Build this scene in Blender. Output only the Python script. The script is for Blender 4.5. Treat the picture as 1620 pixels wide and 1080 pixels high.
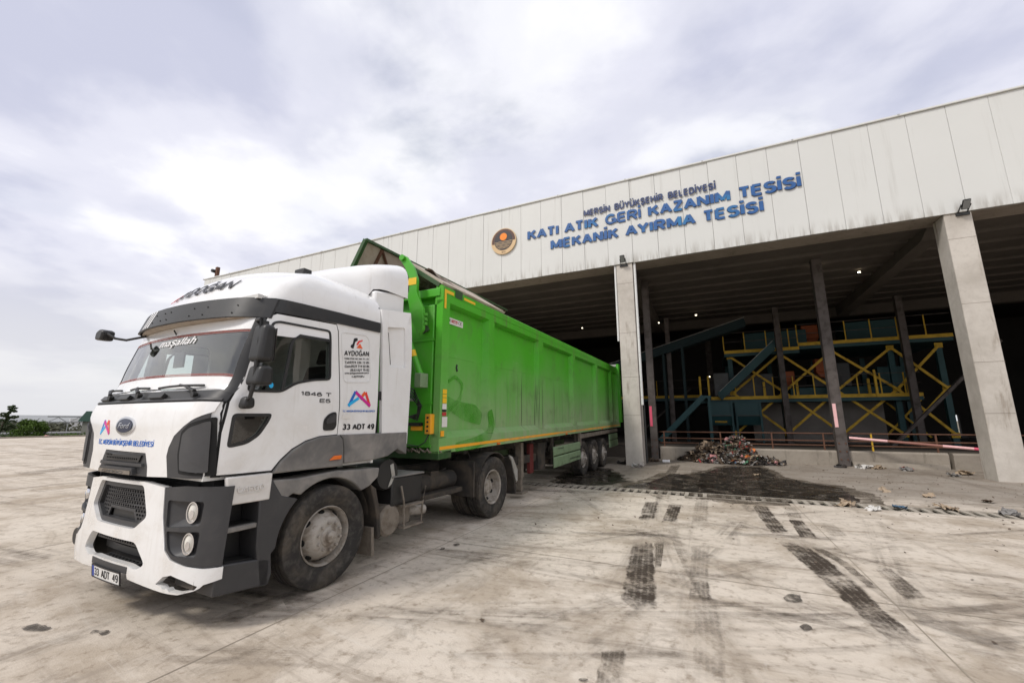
import bpy, bmesh, math, random
import numpy as np
from mathutils import Vector, Matrix, noise as mnoise

for o in list(bpy.data.objects):
    bpy.data.objects.remove(o, do_unlink=True)
scene = bpy.context.scene
COL = scene.collection
R = math.radians
random.seed(7)

# ------------------------------------------------------------------ camera
cam_d = bpy.data.cameras.new("camera")
cam_d.sensor_fit = 'HORIZONTAL'
cam_d.sensor_width = 36.0
cam_d.lens = 656.0 / 1620.0 * 36.0
cam_d.clip_start = 0.05
cam_d.clip_end = 6000
cam = bpy.data.objects.new("camera", cam_d)
COL.objects.link(cam)
cam.location = (0, 0, 1.7)
cam.rotation_euler = (R(90) + math.atan2(125, 656), 0, R(25))
scene.camera = cam

# ------------------------------------------------------------------ world: cloudy sky
SUN_EL, SUN_AZ = 48.0, -152.0      # azimuth measured from +Y towards +X
world = bpy.data.worlds.new("World")
scene.world = world
world.use_nodes = True
wn, wl = world.node_tree.nodes, world.node_tree.links
wn.clear()
def WN(t, **k):
    n = wn.new(t)
    for a, b in k.items():
        setattr(n, a, b)
    return n
wout = WN('ShaderNodeOutputWorld'); wbg = WN('ShaderNodeBackground')
sky = WN('ShaderNodeTexSky', sky_type='NISHITA', sun_disc=False)
sky.sun_elevation = R(SUN_EL); sky.sun_rotation = R(SUN_AZ)
sky.air_density = 1.0; sky.dust_density = 1.5; sky.ozone_density = 1.2
geo = WN('ShaderNodeTexCoord')
sep = WN('ShaderNodeSeparateXYZ'); wl.new(geo.outputs['Generated'], sep.inputs[0])
def WM(op, a, b=None, c=None):
    n = WN('ShaderNodeMath', operation=op)
    for i, s in enumerate((a, b, c)):
        if s is None: continue
        if isinstance(s, (int, float)): n.inputs[i].default_value = s
        else: wl.new(s, n.inputs[i])
    return n.outputs[0]
den = WM('ADD', WM('MAXIMUM', sep.outputs[2], 0.0), 0.14)
cmb = WN('ShaderNodeCombineXYZ')
wl.new(WM('DIVIDE', sep.outputs[0], den), cmb.inputs[0]); wl.new(WM('DIVIDE', sep.outputs[1], den), cmb.inputs[1])
cmb.inputs[2].default_value = 3.7
def WNoise(vec, sc, det, rough, dist=0.0, off=(0, 0, 0)):
    m = WN('ShaderNodeMapping'); m.inputs['Location'].default_value = off
    wl.new(vec, m.inputs[0])
    n = WN('ShaderNodeTexNoise'); n.inputs['Scale'].default_value = sc; n.inputs['Detail'].default_value = det
    n.inputs['Roughness'].default_value = rough; n.inputs['Distortion'].default_value = dist
    wl.new(m.outputs[0], n.inputs['Vector'])
    return n.outputs['Fac']
def WRamp(fac, stops):
    r = WN('ShaderNodeValToRGB'); e = r.color_ramp.elements
    while len(e) > 1: e.remove(e[0])
    e[0].position, e[0].color = stops[0][0], (*stops[0][1], 1)
    for p, c in stops[1:]:
        x = e.new(p); x.color = (*c, 1)
    r.color_ramp.interpolation = 'EASE'
    wl.new(fac, r.inputs[0])
    return r.outputs[0]
cloud_a = WNoise(cmb.outputs[0], 0.75, 9, 0.52, 0.15)
cloud_b = WNoise(cmb.outputs[0], 2.1, 10, 0.5, 0.2, (4.3, 1.7, 0))
cover = WRamp(WNoise(cmb.outputs[0], 0.9, 8, 0.55, 0.2, (2.1, 0.6, 0)), [(0.30, (0.50,)*3), (0.43, (0.90,)*3), (0.53, (1,)*3)])
shade = WM('ADD', WM('MULTIPLY', cloud_a, 0.65), WM('MULTIPLY', cloud_b, 0.35))
cloud_col = WRamp(shade, [(0.37, (4.9, 5.05, 6.2)), (0.46, (6.5, 6.55, 7.4)), (0.53, (8.1, 8.1, 8.5)), (0.60, (9.1, 9.05, 9.05))])
haze = WRamp(sep.outputs[2], [(0.0, (1, 1, 1)), (0.10, (0.75,)*3), (0.30, (0.0,)*3)])
mx1 = WN('ShaderNodeMix', data_type='RGBA')
wl.new(cover, mx1.inputs[0]); wl.new(sky.outputs[0], mx1.inputs[6]); wl.new(cloud_col, mx1.inputs[7])
mx2 = WN('ShaderNodeMix', data_type='RGBA')
wl.new(haze, mx2.inputs[0]); wl.new(mx1.outputs[2], mx2.inputs[6]); mx2.inputs[7].default_value = (6.2, 6.2, 6.4, 1)
wl.new(mx2.outputs[2], wbg.inputs[0]); wbg.inputs[1].default_value = 0.088
wl.new(wbg.outputs[0], wout.inputs[0])

sun_d = bpy.data.lights.new("sun", 'SUN')
sun_d.energy = 1.5; sun_d.angle = R(11); sun_d.color = (1.0, 0.95, 0.88)
sun = bpy.data.objects.new("sun", sun_d); COL.objects.link(sun)
_sd = Vector((math.sin(R(SUN_AZ)) * math.cos(R(SUN_EL)), math.cos(R(SUN_AZ)) * math.cos(R(SUN_EL)), math.sin(R(SUN_EL))))
sun.rotation_euler = _sd.to_track_quat('Z', 'Y').to_euler()
vs = scene.view_settings
vs.view_transform = 'Standard'; vs.look = 'None'; vs.exposure = 0.54; vs.gamma = 1.0; vs.use_curve_mapping = False
scene.render.engine = 'CYCLES'
scene.cycles.max_bounces = 6
scene.cycles.transparent_max_bounces = 16

# ------------------------------------------------------------------ materials
MATS = {}
class NT:
    def __init__(s, name):
        m = bpy.data.materials.new(name); m.use_nodes = True
        s.m, s.n, s.l = m, m.node_tree.nodes, m.node_tree.links
        s.b = s.n['Principled BSDF']; s.out = s.n['Material Output']
        MATS[name] = m
    def new(s, t, **k):
        n = s.n.new(t)
        for a, b in k.items(): setattr(n, a, b)
        return n
    def put(s, inp, v):
        if isinstance(v, (int, float)): inp.default_value = v
        elif isinstance(v, (tuple, list)): inp.default_value = (*v, 1) if len(v) == 3 and inp.type == 'RGBA' else v
        else: s.l.new(v, inp)
    def coord(s, kind='Object'):
        return s.new('ShaderNodeTexCoord').outputs[kind]
    def world(s):
        return s.new('ShaderNodeNewGeometry').outputs['Position']
    def mapping(s, v, sc=(1, 1, 1), rot=(0, 0, 0), loc=(0, 0, 0)):
        m = s.new('ShaderNodeMapping'); s.l.new(v, m.inputs[0])
        m.inputs['Scale'].default_value = sc; m.inputs['Rotation'].default_value = rot; m.inputs['Location'].default_value = loc
        return m.outputs[0]
    def noise(s, v, sc, det=4, rough=.55, dist=0):
        n = s.new('ShaderNodeTexNoise'); s.l.new(v, n.inputs['Vector'])
        n.inputs['Scale'].default_value = sc; n.inputs['Detail'].default_value = det
        n.inputs['Roughness'].default_value = rough; n.inputs['Distortion'].default_value = dist
        return n.outputs['Fac']
    def ramp(s, f, a, b, va=0.0, vb=1.0):
        n = s.new('ShaderNodeMapRange'); n.interpolation_type = 'SMOOTHSTEP'; s.put(n.inputs[0], f)
        n.inputs[1].default_value = a; n.inputs[2].default_value = b
        n.inputs[3].default_value = va; n.inputs[4].default_value = vb
        return n.outputs[0]
    def math(s, op, a, b=None):
        n = s.new('ShaderNodeMath', operation=op); s.put(n.inputs[0], a)
        if b is not None: s.put(n.inputs[1], b)
        return n.outputs[0]
    def mix(s, f, a, b):
        n = s.new('ShaderNodeMix', data_type='RGBA'); s.put(n.inputs[0], f); s.put(n.inputs[6], a); s.put(n.inputs[7], b)
        return n.outputs[2]
    def sep(s, v):
        n = s.new('ShaderNodeSeparateXYZ'); s.l.new(v, n.inputs[0]); return n.outputs
    def bump(s, h, strength=.3, dist=.01):
        n = s.new('ShaderNodeBump'); n.inputs['Strength'].default_value = strength; n.inputs['Distance'].default_value = dist
        s.l.new(h, n.inputs['Height']); s.l.new(n.outputs[0], s.b.inputs['Normal'])
    def base(s, col=None, rough=None, metal=None, spec=None):
        if col is not None: s.put(s.b.inputs['Base Color'], col)
        if rough is not None: s.put(s.b.inputs['Roughness'], rough)
        if metal is not None: s.put(s.b.inputs['Metallic'], metal)
        if spec is not None: s.put(s.b.inputs['Specular IOR Level'], spec)
        return s.m

def plain(name, col, rough=.5, metal=0., dirt=None, dscale=3., damt=(.45, .75, 0, .5), var=.12, spec=.5):
    """paint with uneven tone and optional dirt in blotches"""
    t = NT(name); c = t.coord('Object')
    n1 = t.noise(c, dscale * 2.3, 5, .6)
    hi = tuple(min(1, x * (1 + var)) for x in col); lo = tuple(x * (1 - var) for x in col)
    colr = t.mix(n1, lo, hi)
    if dirt:
        f = t.ramp(t.noise(c, dscale, 7, .62, .4), *damt)
        colr = t.mix(f, colr, dirt)
        t.base(colr, t.math('ADD', t.math('MULTIPLY', f, .35), rough), metal, spec)
    else:
        t.base(colr, rough, metal, spec)
    return t.m

def flat(name, col, rough=.6, metal=0.):
    return NT(name).base(col, rough, metal)

def glow(name, col, strength):
    t = NT(name); t.base((0, 0, 0), .5); t.put(t.b.inputs['Emission Color'], col); t.b.inputs['Emission Strength'].default_value = strength
    return t.m

DUST = (.30, .26, .21)
def cab_paint():
    t = NT('white_paint'); c = t.coord('Object'); s = t.sep(c)
    film = t.math('MULTIPLY', t.ramp(t.noise(c, 2.2, 8, .66, .4), .42, .72), t.ramp(s[2], .3, 2.4, .55, .16))
    run = t.math('MULTIPLY', t.ramp(t.noise(t.mapping(c, (7, 7, .5)), 1.4, 6, .65), .56, .74), .22)
    chip = t.ramp(t.noise(c, 60, 2, .5), .74, .78, 0, .35)
    col = t.mix(film, (.82, .82, .81), (.52, .46, .38)); col = t.mix(run, col, (.45, .41, .35)); col = t.mix(chip, col, (.25, .22, .19))
    t.base(col, t.ramp(film, 0, .6, .16, .5), 0, .5); t.b.inputs['Coat Weight'].default_value = .35; t.b.inputs['Coat Roughness'].default_value = .05
cab_paint()
plain('white_dusty', (.70, .68, .65), .5, dirt=(.40, .36, .31), dscale=4, damt=(.4, .8, 0, .5), var=.05)
plain('grey_plastic', (.040, .040, .042), .5, dirt=(.12, .11, .10), dscale=5, damt=(.45, .85, 0, .35))
plain('grey_flap', (.058, .058, .060), .55, dirt=(.13, .12, .11), dscale=5, damt=(.45, .85, 0, .35))
plain('grey_plastic_dusty', (.12, .117, .113), .6, dirt=(.30, .28, .255), dscale=3, damt=(.35, .75, 0, .75))
plain('black_plastic', (.018, .018, .018), .45, dirt=(.08, .07, .06), dscale=6, damt=(.5, .9, 0, .35))
plain('black_gap', (.006, .006, .006), .8)
plain('under_black', (.022, .020, .018), .75, dirt=(.12, .095, .07), dscale=4, damt=(.35, .75, 0, .7))
plain('dusty_metal', (.22, .19, .155), .65, .15, dirt=(.10, .075, .05), dscale=6, damt=(.4, .75, 0, .7))
plain('rusty', (.13, .06, .035), .8, 0, dirt=(.09, .045, .03), dscale=9, damt=(.4, .7, 0, .8))
plain('galvanised', (.42, .42, .40), .5, .4, dirt=DUST, dscale=8, damt=(.4, .7, 0, .7))
flat('text_black', (.012, .012, .014), .45)
flat('text_grey', (.10, .10, .105), .35, .4)
flat('text_white', (.85, .85, .85), .5)
flat('red_line', (.45, .12, .10), .5)
flat('logo_blue', (.02, .14, .52), .4); flat('logo_cyan', (.02, .42, .80), .4); flat('logo_purple', (.13, .04, .42), .4)
flat('logo_magenta', (.62, .02, .28), .4); flat('logo_orange', (.80, .12, .03), .4); flat('logo_red', (.75, .05, .05), .4)
flat('badge_navy', (.012, .018, .05), .15); flat('chrome', (.75, .75, .77), .12, 1.0)
flat('yellow_decal', (.85, .52, .02), .5); flat('orange_lens', (.75, .16, .02), .25)
flat('warning_label', (.72, .70, .66), .5); flat('label_red', (.45, .04, .04), .5); flat('box_red', (.12, .016, .014), .7); flat('lamp_dome', (.70, .67, .60), .12)
plain('orange_stripe', (.90, .40, .02), .45, dirt=(.45, .28, .12), dscale=1.1, damt=(.4, .65, 0, .75))
plain('plate_white', (.72, .72, .70), .4, dirt=DUST, dscale=9, damt=(.5, .8, 0, .4))
flat('plate_blue', (.02, .06, .35), .4)
plain('rim_dusty', (.36, .33, .29), .55, .1, dirt=(.16, .125, .09), dscale=9, damt=(.42, .68, 0, .8))
plain('seat_fabric', (.04, .04, .045), .9)
plain('liner_grey', (.62, .62, .60), .85)

def tyre_mat():
    t = NT('tyre'); c = t.coord('Object')
    f = t.ramp(t.noise(c, 3.2, 6, .65, .6), .42, .72)
    f2 = t.ramp(t.noise(c, 14, 5, .6), .45, .7)
    col = t.mix(f2, (.032, .030, .028), (.065, .060, .054))
    col = t.mix(t.math('MULTIPLY', f, .42), col, (.17, .14, .105))
    t.base(col, .82, 0, .25); t.bump(t.noise(c, 60, 4), .3, .004)
tyre_mat()

def glass_mat(name, tint, gloss=.9):
    t = NT(name); t.n.remove(t.b)
    tr = t.new('ShaderNodeBsdfTransparent'); tr.inputs[0].default_value = (*tint, 1)
    gl = t.new('ShaderNodeBsdfGlossy'); gl.inputs['Roughness'].default_value = .02; gl.inputs[0].default_value = (gloss,)*3 + (1,)
    lw = t.new('ShaderNodeLayerWeight'); lw.inputs[0].default_value = .5
    fz = t.math('ADD', t.math('MULTIPLY', t.math('POWER', lw.outputs['Facing'], 2.6), .75), .10)
    m = t.new('ShaderNodeMixShader'); t.l.new(fz, m.inputs[0]); t.l.new(tr.outputs[0], m.inputs[1]); t.l.new(gl.outputs[0], m.inputs[2])
    t.l.new(m.outputs[0], t.out.inputs[0])
glass_mat('windscreen_glass', (.90, .96, .93)); glass_mat('window_glass', (.74, .82, .79)); glass_mat('window_glass_shaded', (.34, .38, .37)); glass_mat('lens_glass', (.95, .93, .86))  # shaded copy of the window glass: dark background behind left panes tinted in

def green_mat():
    # saturated paint washed by grey road dust: more towards the sill, broken by runs and a rubbed clean patch
    t = NT('green_paint'); c = t.coord('Object'); s = t.sep(c)
    n1 = t.noise(c, .55, 6, .6, .3)
    streak = t.noise(t.mapping(c, (5.5, 5.5, .35)), 1.3, 6, .7)
    h = t.ramp(t.math('ADD', s[2], t.math('MULTIPLY', t.math('SUBTRACT', n1, .5), 2.0)), 1.3, 3.5, 1.0, 0.0)
    along = t.ramp(s[1], -.2, 2.6, .55, 1.0)
    f = t.math('MULTIPLY', t.math('MULTIPLY', h, along), t.ramp(streak, .25, .62, .55, 1.0))
    base = t.mix(t.noise(c, .9, 4), (.065, .38, .016), (.085, .45, .022))
    col = t.mix(t.math('MULTIPLY', f, .92), base, (.30, .36, .22))
    # black runs down the sheet
    run = t.ramp(t.noise(t.mapping(c, (1, 17.0, .20), loc=(0, 2.2, 0)), 1.0, 4, .6), .57, .66)
    zone = t.math('MULTIPLY', t.math('MULTIPLY', t.ramp(s[2], 1.4, 1.75), t.ramp(s[2], 2.3, 2.9, 1, 0)), t.math('MULTIPLY', t.ramp(s[1], 1.3, 2.1), t.ramp(s[1], 5.0, 9.5, 1, .25)))
    col = t.mix(t.math('MULTIPLY', t.math('MULTIPLY', run, zone), .75), col, (.035, .06, .022))
    gr = t.ramp(t.noise(c, 1.9, 9, .7, .5), .50, .74, 0, .42); col = t.mix(gr, col, (.10, .15, .055))
    sc = t.ramp(t.noise(t.mapping(c, (1, .6, 9)), 2.4, 7, .75), .62, .70, 0, .35); col = t.mix(sc, col, (.30, .40, .24))
    spill = t.math('MULTIPLY', t.ramp(s[2], 3.3, 3.75), t.ramp(t.noise(t.mapping(c, (1, 3.0, .5)), 1.3, 7, .68), .50, .70)); col = t.mix(t.math('MULTIPLY', spill, .55), col, (.16, .13, .07))
    t.base(col, t.ramp(f, 0, 1, .52, .82), 0, .3)
green_mat()
plain('green_plain', (.065, .38, .016), .4, dirt=(.15, .24, .10), dscale=2, damt=(.4, .8, 0, .5))
plain('green_dark', (.02, .075, .015), .5, dirt=(.06, .07, .04), dscale=5, damt=(.4, .7, 0, .6))
plain('green_pale', (.20, .29, .16), .55, dirt=(.12, .15, .08), dscale=4, damt=(.45, .8, 0, .7))
plain('cover_inner', (.46, .40, .33), .8, dirt=(.22, .12, .06), dscale=2.5, damt=(.4, .8, 0, .6))

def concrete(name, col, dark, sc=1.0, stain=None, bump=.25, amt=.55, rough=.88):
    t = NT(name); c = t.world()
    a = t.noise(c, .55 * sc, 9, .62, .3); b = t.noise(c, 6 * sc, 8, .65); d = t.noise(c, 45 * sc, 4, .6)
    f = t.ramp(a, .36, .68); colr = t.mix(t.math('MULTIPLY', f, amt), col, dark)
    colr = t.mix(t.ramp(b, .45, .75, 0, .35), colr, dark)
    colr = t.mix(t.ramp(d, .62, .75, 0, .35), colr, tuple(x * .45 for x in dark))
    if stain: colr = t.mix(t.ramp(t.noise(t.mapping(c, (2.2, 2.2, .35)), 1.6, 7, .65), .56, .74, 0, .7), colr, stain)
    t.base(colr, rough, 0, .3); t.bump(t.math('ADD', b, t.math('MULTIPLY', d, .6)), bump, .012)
    return t.m
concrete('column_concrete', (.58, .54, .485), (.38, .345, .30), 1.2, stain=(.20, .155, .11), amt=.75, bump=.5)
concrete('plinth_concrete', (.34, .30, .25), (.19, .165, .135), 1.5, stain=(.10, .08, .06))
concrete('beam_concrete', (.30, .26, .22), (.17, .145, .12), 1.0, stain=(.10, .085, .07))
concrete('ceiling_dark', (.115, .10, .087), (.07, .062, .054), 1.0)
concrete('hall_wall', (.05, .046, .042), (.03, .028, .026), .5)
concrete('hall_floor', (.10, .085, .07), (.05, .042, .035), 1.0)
concrete('partition', (.24, .22, .20), (.15, .135, .12), 1.0)

def fascia_mat():
    t = NT('fascia_sheet'); c = t.world(); s = t.sep(c)
    a = t.noise(c, .35, 6, .6, .2); st = t.noise(t.mapping(c, (2.6, 1, .13)), 1.5, 7, .65)
    col = t.mix(a, (.60, .605, .58), (.68, .685, .66))
    f = t.math('MULTIPLY', t.ramp(st, .56, .78), t.ramp(s[0], -14, 3, 1.0, .35))
    col = t.mix(t.math('MULTIPLY', f, .6), col, (.26, .24, .20))
    edge = t.math('MULTIPLY', t.ramp(s[2], 8.1, 8.75, 1, 0), t.ramp(t.noise(t.mapping(c, (3, 1, .4)), 2.0, 6, .6), .40, .66))
    col = t.mix(t.math('MULTIPLY', edge, .55), col, (.22, .19, .15))
    t.base(col, .5, 0, .4)
fascia_mat()

def ground_mat():
    t = NT('yard_concrete'); c = t.world()
    big = t.noise(c, .11, 6, .6, .4); mid = t.noise(c, .8, 9, .66, .5); fine = t.noise(c, 9, 8, .7); grit = t.noise(c, 70, 3, .6)
    col = t.mix(t.ramp(big, .34, .68), (.65, .58, .495), (.55, .48, .395))
    col = t.mix(t.ramp(mid, .44, .64, 0, .66), col, (.32, .255, .185))
    # brushed, sweeping streaks left by turning wheels
    rn = t.noise(c, .05, 2, .5); rot = t.new('ShaderNodeVectorRotate', rotation_type='Z_AXIS'); t.l.new(c, rot.inputs['Vector'])
    t.l.new(t.ramp(rn, .3, .7, -.25, .30), rot.inputs['Angle'])
    st = t.noise(t.mapping(rot.outputs[0], (.22, 2.6, 1)), 1.0, 12, .74, .5)
    st2 = t.noise(t.mapping(c, (1.9, .14, 1), rot=(0, 0, R(18))), 1.1, 8, .66, .3)
    col = t.mix(t.ramp(st, .51, .67, 0, .62), col, (.28, .23, .18))
    col = t.mix(t.ramp(st2, .55, .70, 0, .50), col, (.22, .185, .15))
    col = t.mix(t.ramp(st, .46, .30, 0, .55), col, (.64, .59, .52))
    col = t.mix(t.ramp(fine, .50, .70, 0, .66), col, (.22, .17, .12))
    col = t.mix(t.ramp(t.noise(c, 2.6, 9, .72, .6), .52, .68, 0, .45), col, (.20, .165, .125))
    col = t.mix(t.ramp(t.noise(t.mapping(c, (3.2, .9, 1), rot=(0, 0, R(-25))), 3.5, 9, .75), .56, .70, 0, .4), col, (.62, .57, .50))
    col = t.mix(t.ramp(grit, .66, .76, 0, .6), col, (.12, .10, .08))
    s = t.sep(c)
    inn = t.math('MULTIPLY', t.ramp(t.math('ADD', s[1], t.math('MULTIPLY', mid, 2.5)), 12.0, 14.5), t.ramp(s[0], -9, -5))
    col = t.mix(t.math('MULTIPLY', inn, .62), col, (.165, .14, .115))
    t.base(col, t.ramp(mid, .3, .7, .78, .93), 0, .3)
    t.bump(t.math('ADD', t.math('ADD', fine, t.math('MULTIPLY', grit, .5)), t.math('MULTIPLY', mid, 1.2)), .35, .02)
ground_mat()

def mark_mat(name, col, dens, rough=.7, tread=True):
    t = NT(name); uv = t.coord('UV'); w = t.world(); s = t.sep(uv)
    n = t.noise(w, 2.2, 8, .68, .3); n2 = t.noise(w, 22, 5, .65)
    a = t.ramp(t.math('ADD', t.math('MULTIPLY', n, .75), t.math('MULTIPLY', n2, .30)), .34, .68)
    wob = t.math('MULTIPLY', t.math('SUBTRACT', t.noise(w, 5, 3, .6), .5), .40)
    edge = t.math('MULTIPLY', t.ramp(t.math('ADD', s[0], wob), 0, .12), t.ramp(t.math('ADD', s[0], wob), .88, 1, 1, 0))
    edge = t.math('MULTIPLY', edge, t.math('MULTIPLY', t.ramp(t.math('ADD', s[2], t.math('MULTIPLY', wob, .6)), 0, .10), t.ramp(t.math('ADD', s[2], t.math('MULTIPLY', wob, .6)), .90, 1, 1, 0))) if False else edge
    ends = t.math('MULTIPLY', t.ramp(t.math('ADD', s[1], t.math('MULTIPLY', t.math('SUBTRACT', n2, .5), .3)), 0, .12), 1.0)
    if tread:
        ribs = t.math('SINE', t.math('MULTIPLY', s[0], 6.2832 * 5.0))
        lug = t.math('SINE', t.math('ADD', t.math('MULTIPLY', s[1], 95.0), t.math('MULTIPLY', ribs, 1.2)))
        a = t.math('MULTIPLY', a, t.ramp(ribs, -.9, .1, .72, 1.0)); a = t.math('MULTIPLY', a, t.ramp(lug, -.9, 0., .78, 1.0))
    a = t.math('MULTIPLY', a, t.ramp(t.noise(w, 3.3, 8, .75, .6), .34, .56, .45, 1.0))
    um = t.new('ShaderNodeUVMap'); um.uv_map = 'along'; al = t.math('ADD', t.sep(um.outputs[0])[0], t.math('MULTIPLY', wob, .5))
    edge = t.math('MULTIPLY', edge, t.math('MULTIPLY', t.ramp(al, 0, .12), t.ramp(al, .86, 1.0, 1, 0)))
    a = t.math('MULTIPLY', t.math('MULTIPLY', a, edge), dens)
    t.base(col, rough, 0, .3); t.l.new(a, t.b.inputs['Alpha'])
mark_mat('mark_dark', (.052, .038, .027), 1.35); mark_mat('mark_mid', (.10, .08, .06), .95); mark_mat('mark_faint', (.13, .105, .08), .42)
def sweep_mat():
    # long, faded sweeps: streaky along the track, thinning out at the sides
    t = NT('sweep'); uv = t.coord('UV'); s = t.sep(uv); w = t.world()
    n = t.noise(t.mapping(uv, (3.2, .16, 1)), 1.0, 6, .62); n2 = t.noise(w, .6, 5, .6, .3); n3 = t.noise(w, 9, 6, .7)
    a = t.math('MULTIPLY', t.ramp(n, .38, .66), t.ramp(n2, .38, .62)); a = t.math('MULTIPLY', a, t.ramp(n3, .25, .60, .45, 1))
    edge = t.math('MULTIPLY', t.ramp(s[0], 0, .22), t.ramp(s[0], .78, 1, 1, 0))
    t.base((.13, .105, .082), .9, 0, .2); t.l.new(t.math('MULTIPLY', t.math('MULTIPLY', a, edge), .40), t.b.inputs['Alpha'])
sweep_mat()
def damp_mat():
    t = NT('damp_edge'); w = t.world(); t.base((.10, .078, .055), .6, 0, .4)
    t.l.new(t.ramp(t.noise(w, 1.6, 9, .72, .6), .34, .58, .0, .75), t.b.inputs['Alpha'])
damp_mat()
mark_mat('smear', (.09, .075, .062), .38, tread=False)

def wet_mat():
    t = NT('wet_stain'); w = t.world(); uv = t.coord('UV')
    n = t.noise(w, 1.1, 8, .66, .4)
    col = t.mix(t.ramp(n, .4, .65), (.017, .014, .011), (.036, .029, .022))
    t.base(col, t.ramp(t.noise(w, 1.9, 6, .6), .38, .62, .12, .48), 0, .45)
    t.l.new(t.ramp(t.noise(w, 2.3, 9, .7, .5), .34, .56, .12, .95), t.b.inputs['Alpha'])
wet_mat()
t = NT('oil_spot'); t.base((.07, .058, .046), .8); t.l.new(t.ramp(t.noise(t.world(), 13, 6, .75), .34, .58, .08, .85), t.b.inputs['Alpha'])

plain('sign_blue', (.018, .095, .29), .5, dirt=(.035, .25, .48), dscale=1.1, damt=(.5, .72, 0, .6), var=.3)
flat('sign_navy', (.03, .05, .14), .45)
flat('emblem_dark', (.035, .028, .03), .5); flat('emblem_gold', (.62, .44, .24), .45); flat('emblem_orange', (.85, .24, .01), .4); flat('emblem_brown', (.09, .035, .022), .5)
plain('steel_brown', (.10, .085, .078), .7, .1, dirt=(.05, .04, .035), dscale=3, damt=(.4, .7, 0, .7))
plain('machine_teal', (0.011, 0.062, 0.068), .55, dirt=(.03, .06, .06), dscale=1.2, damt=(.4, .8, 0, .6))
plain('machine_yellow', (0.60, 0.37, 0.02), .6, dirt=(.16, .10, .02), dscale=3, damt=(.4, .8, 0, .6))
plain('machine_dark', (.007, .022, .025), .8)
plain('machine_orange', (0.32, 0.07, 0.012), .6, dirt=(.16, .05, .02), dscale=3, damt=(.4, .8, 0, .6))
plain('machine_grey', (0.075, 0.08, 0.08), .6, dirt=(.06, .055, .05), dscale=2, damt=(.4, .8, 0, .6))
plain('pole_brown', (.30, .13, .10), .6)
flat('fascia_seam', (.20, .195, .18), .8); flat('pink_band', (.75, .10, .18), .5); flat('pink_pale', (.85, .50, .50), .5)
glow('lamp_on', (1, .86, .62), 5.0); glow('gap_light', (1, .97, .92), 1.0)
plain('soil', (.20, .165, .12), .95, dirt=(.10, .10, .05), dscale=.05, damt=(.4, .6, 0, .8))

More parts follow.
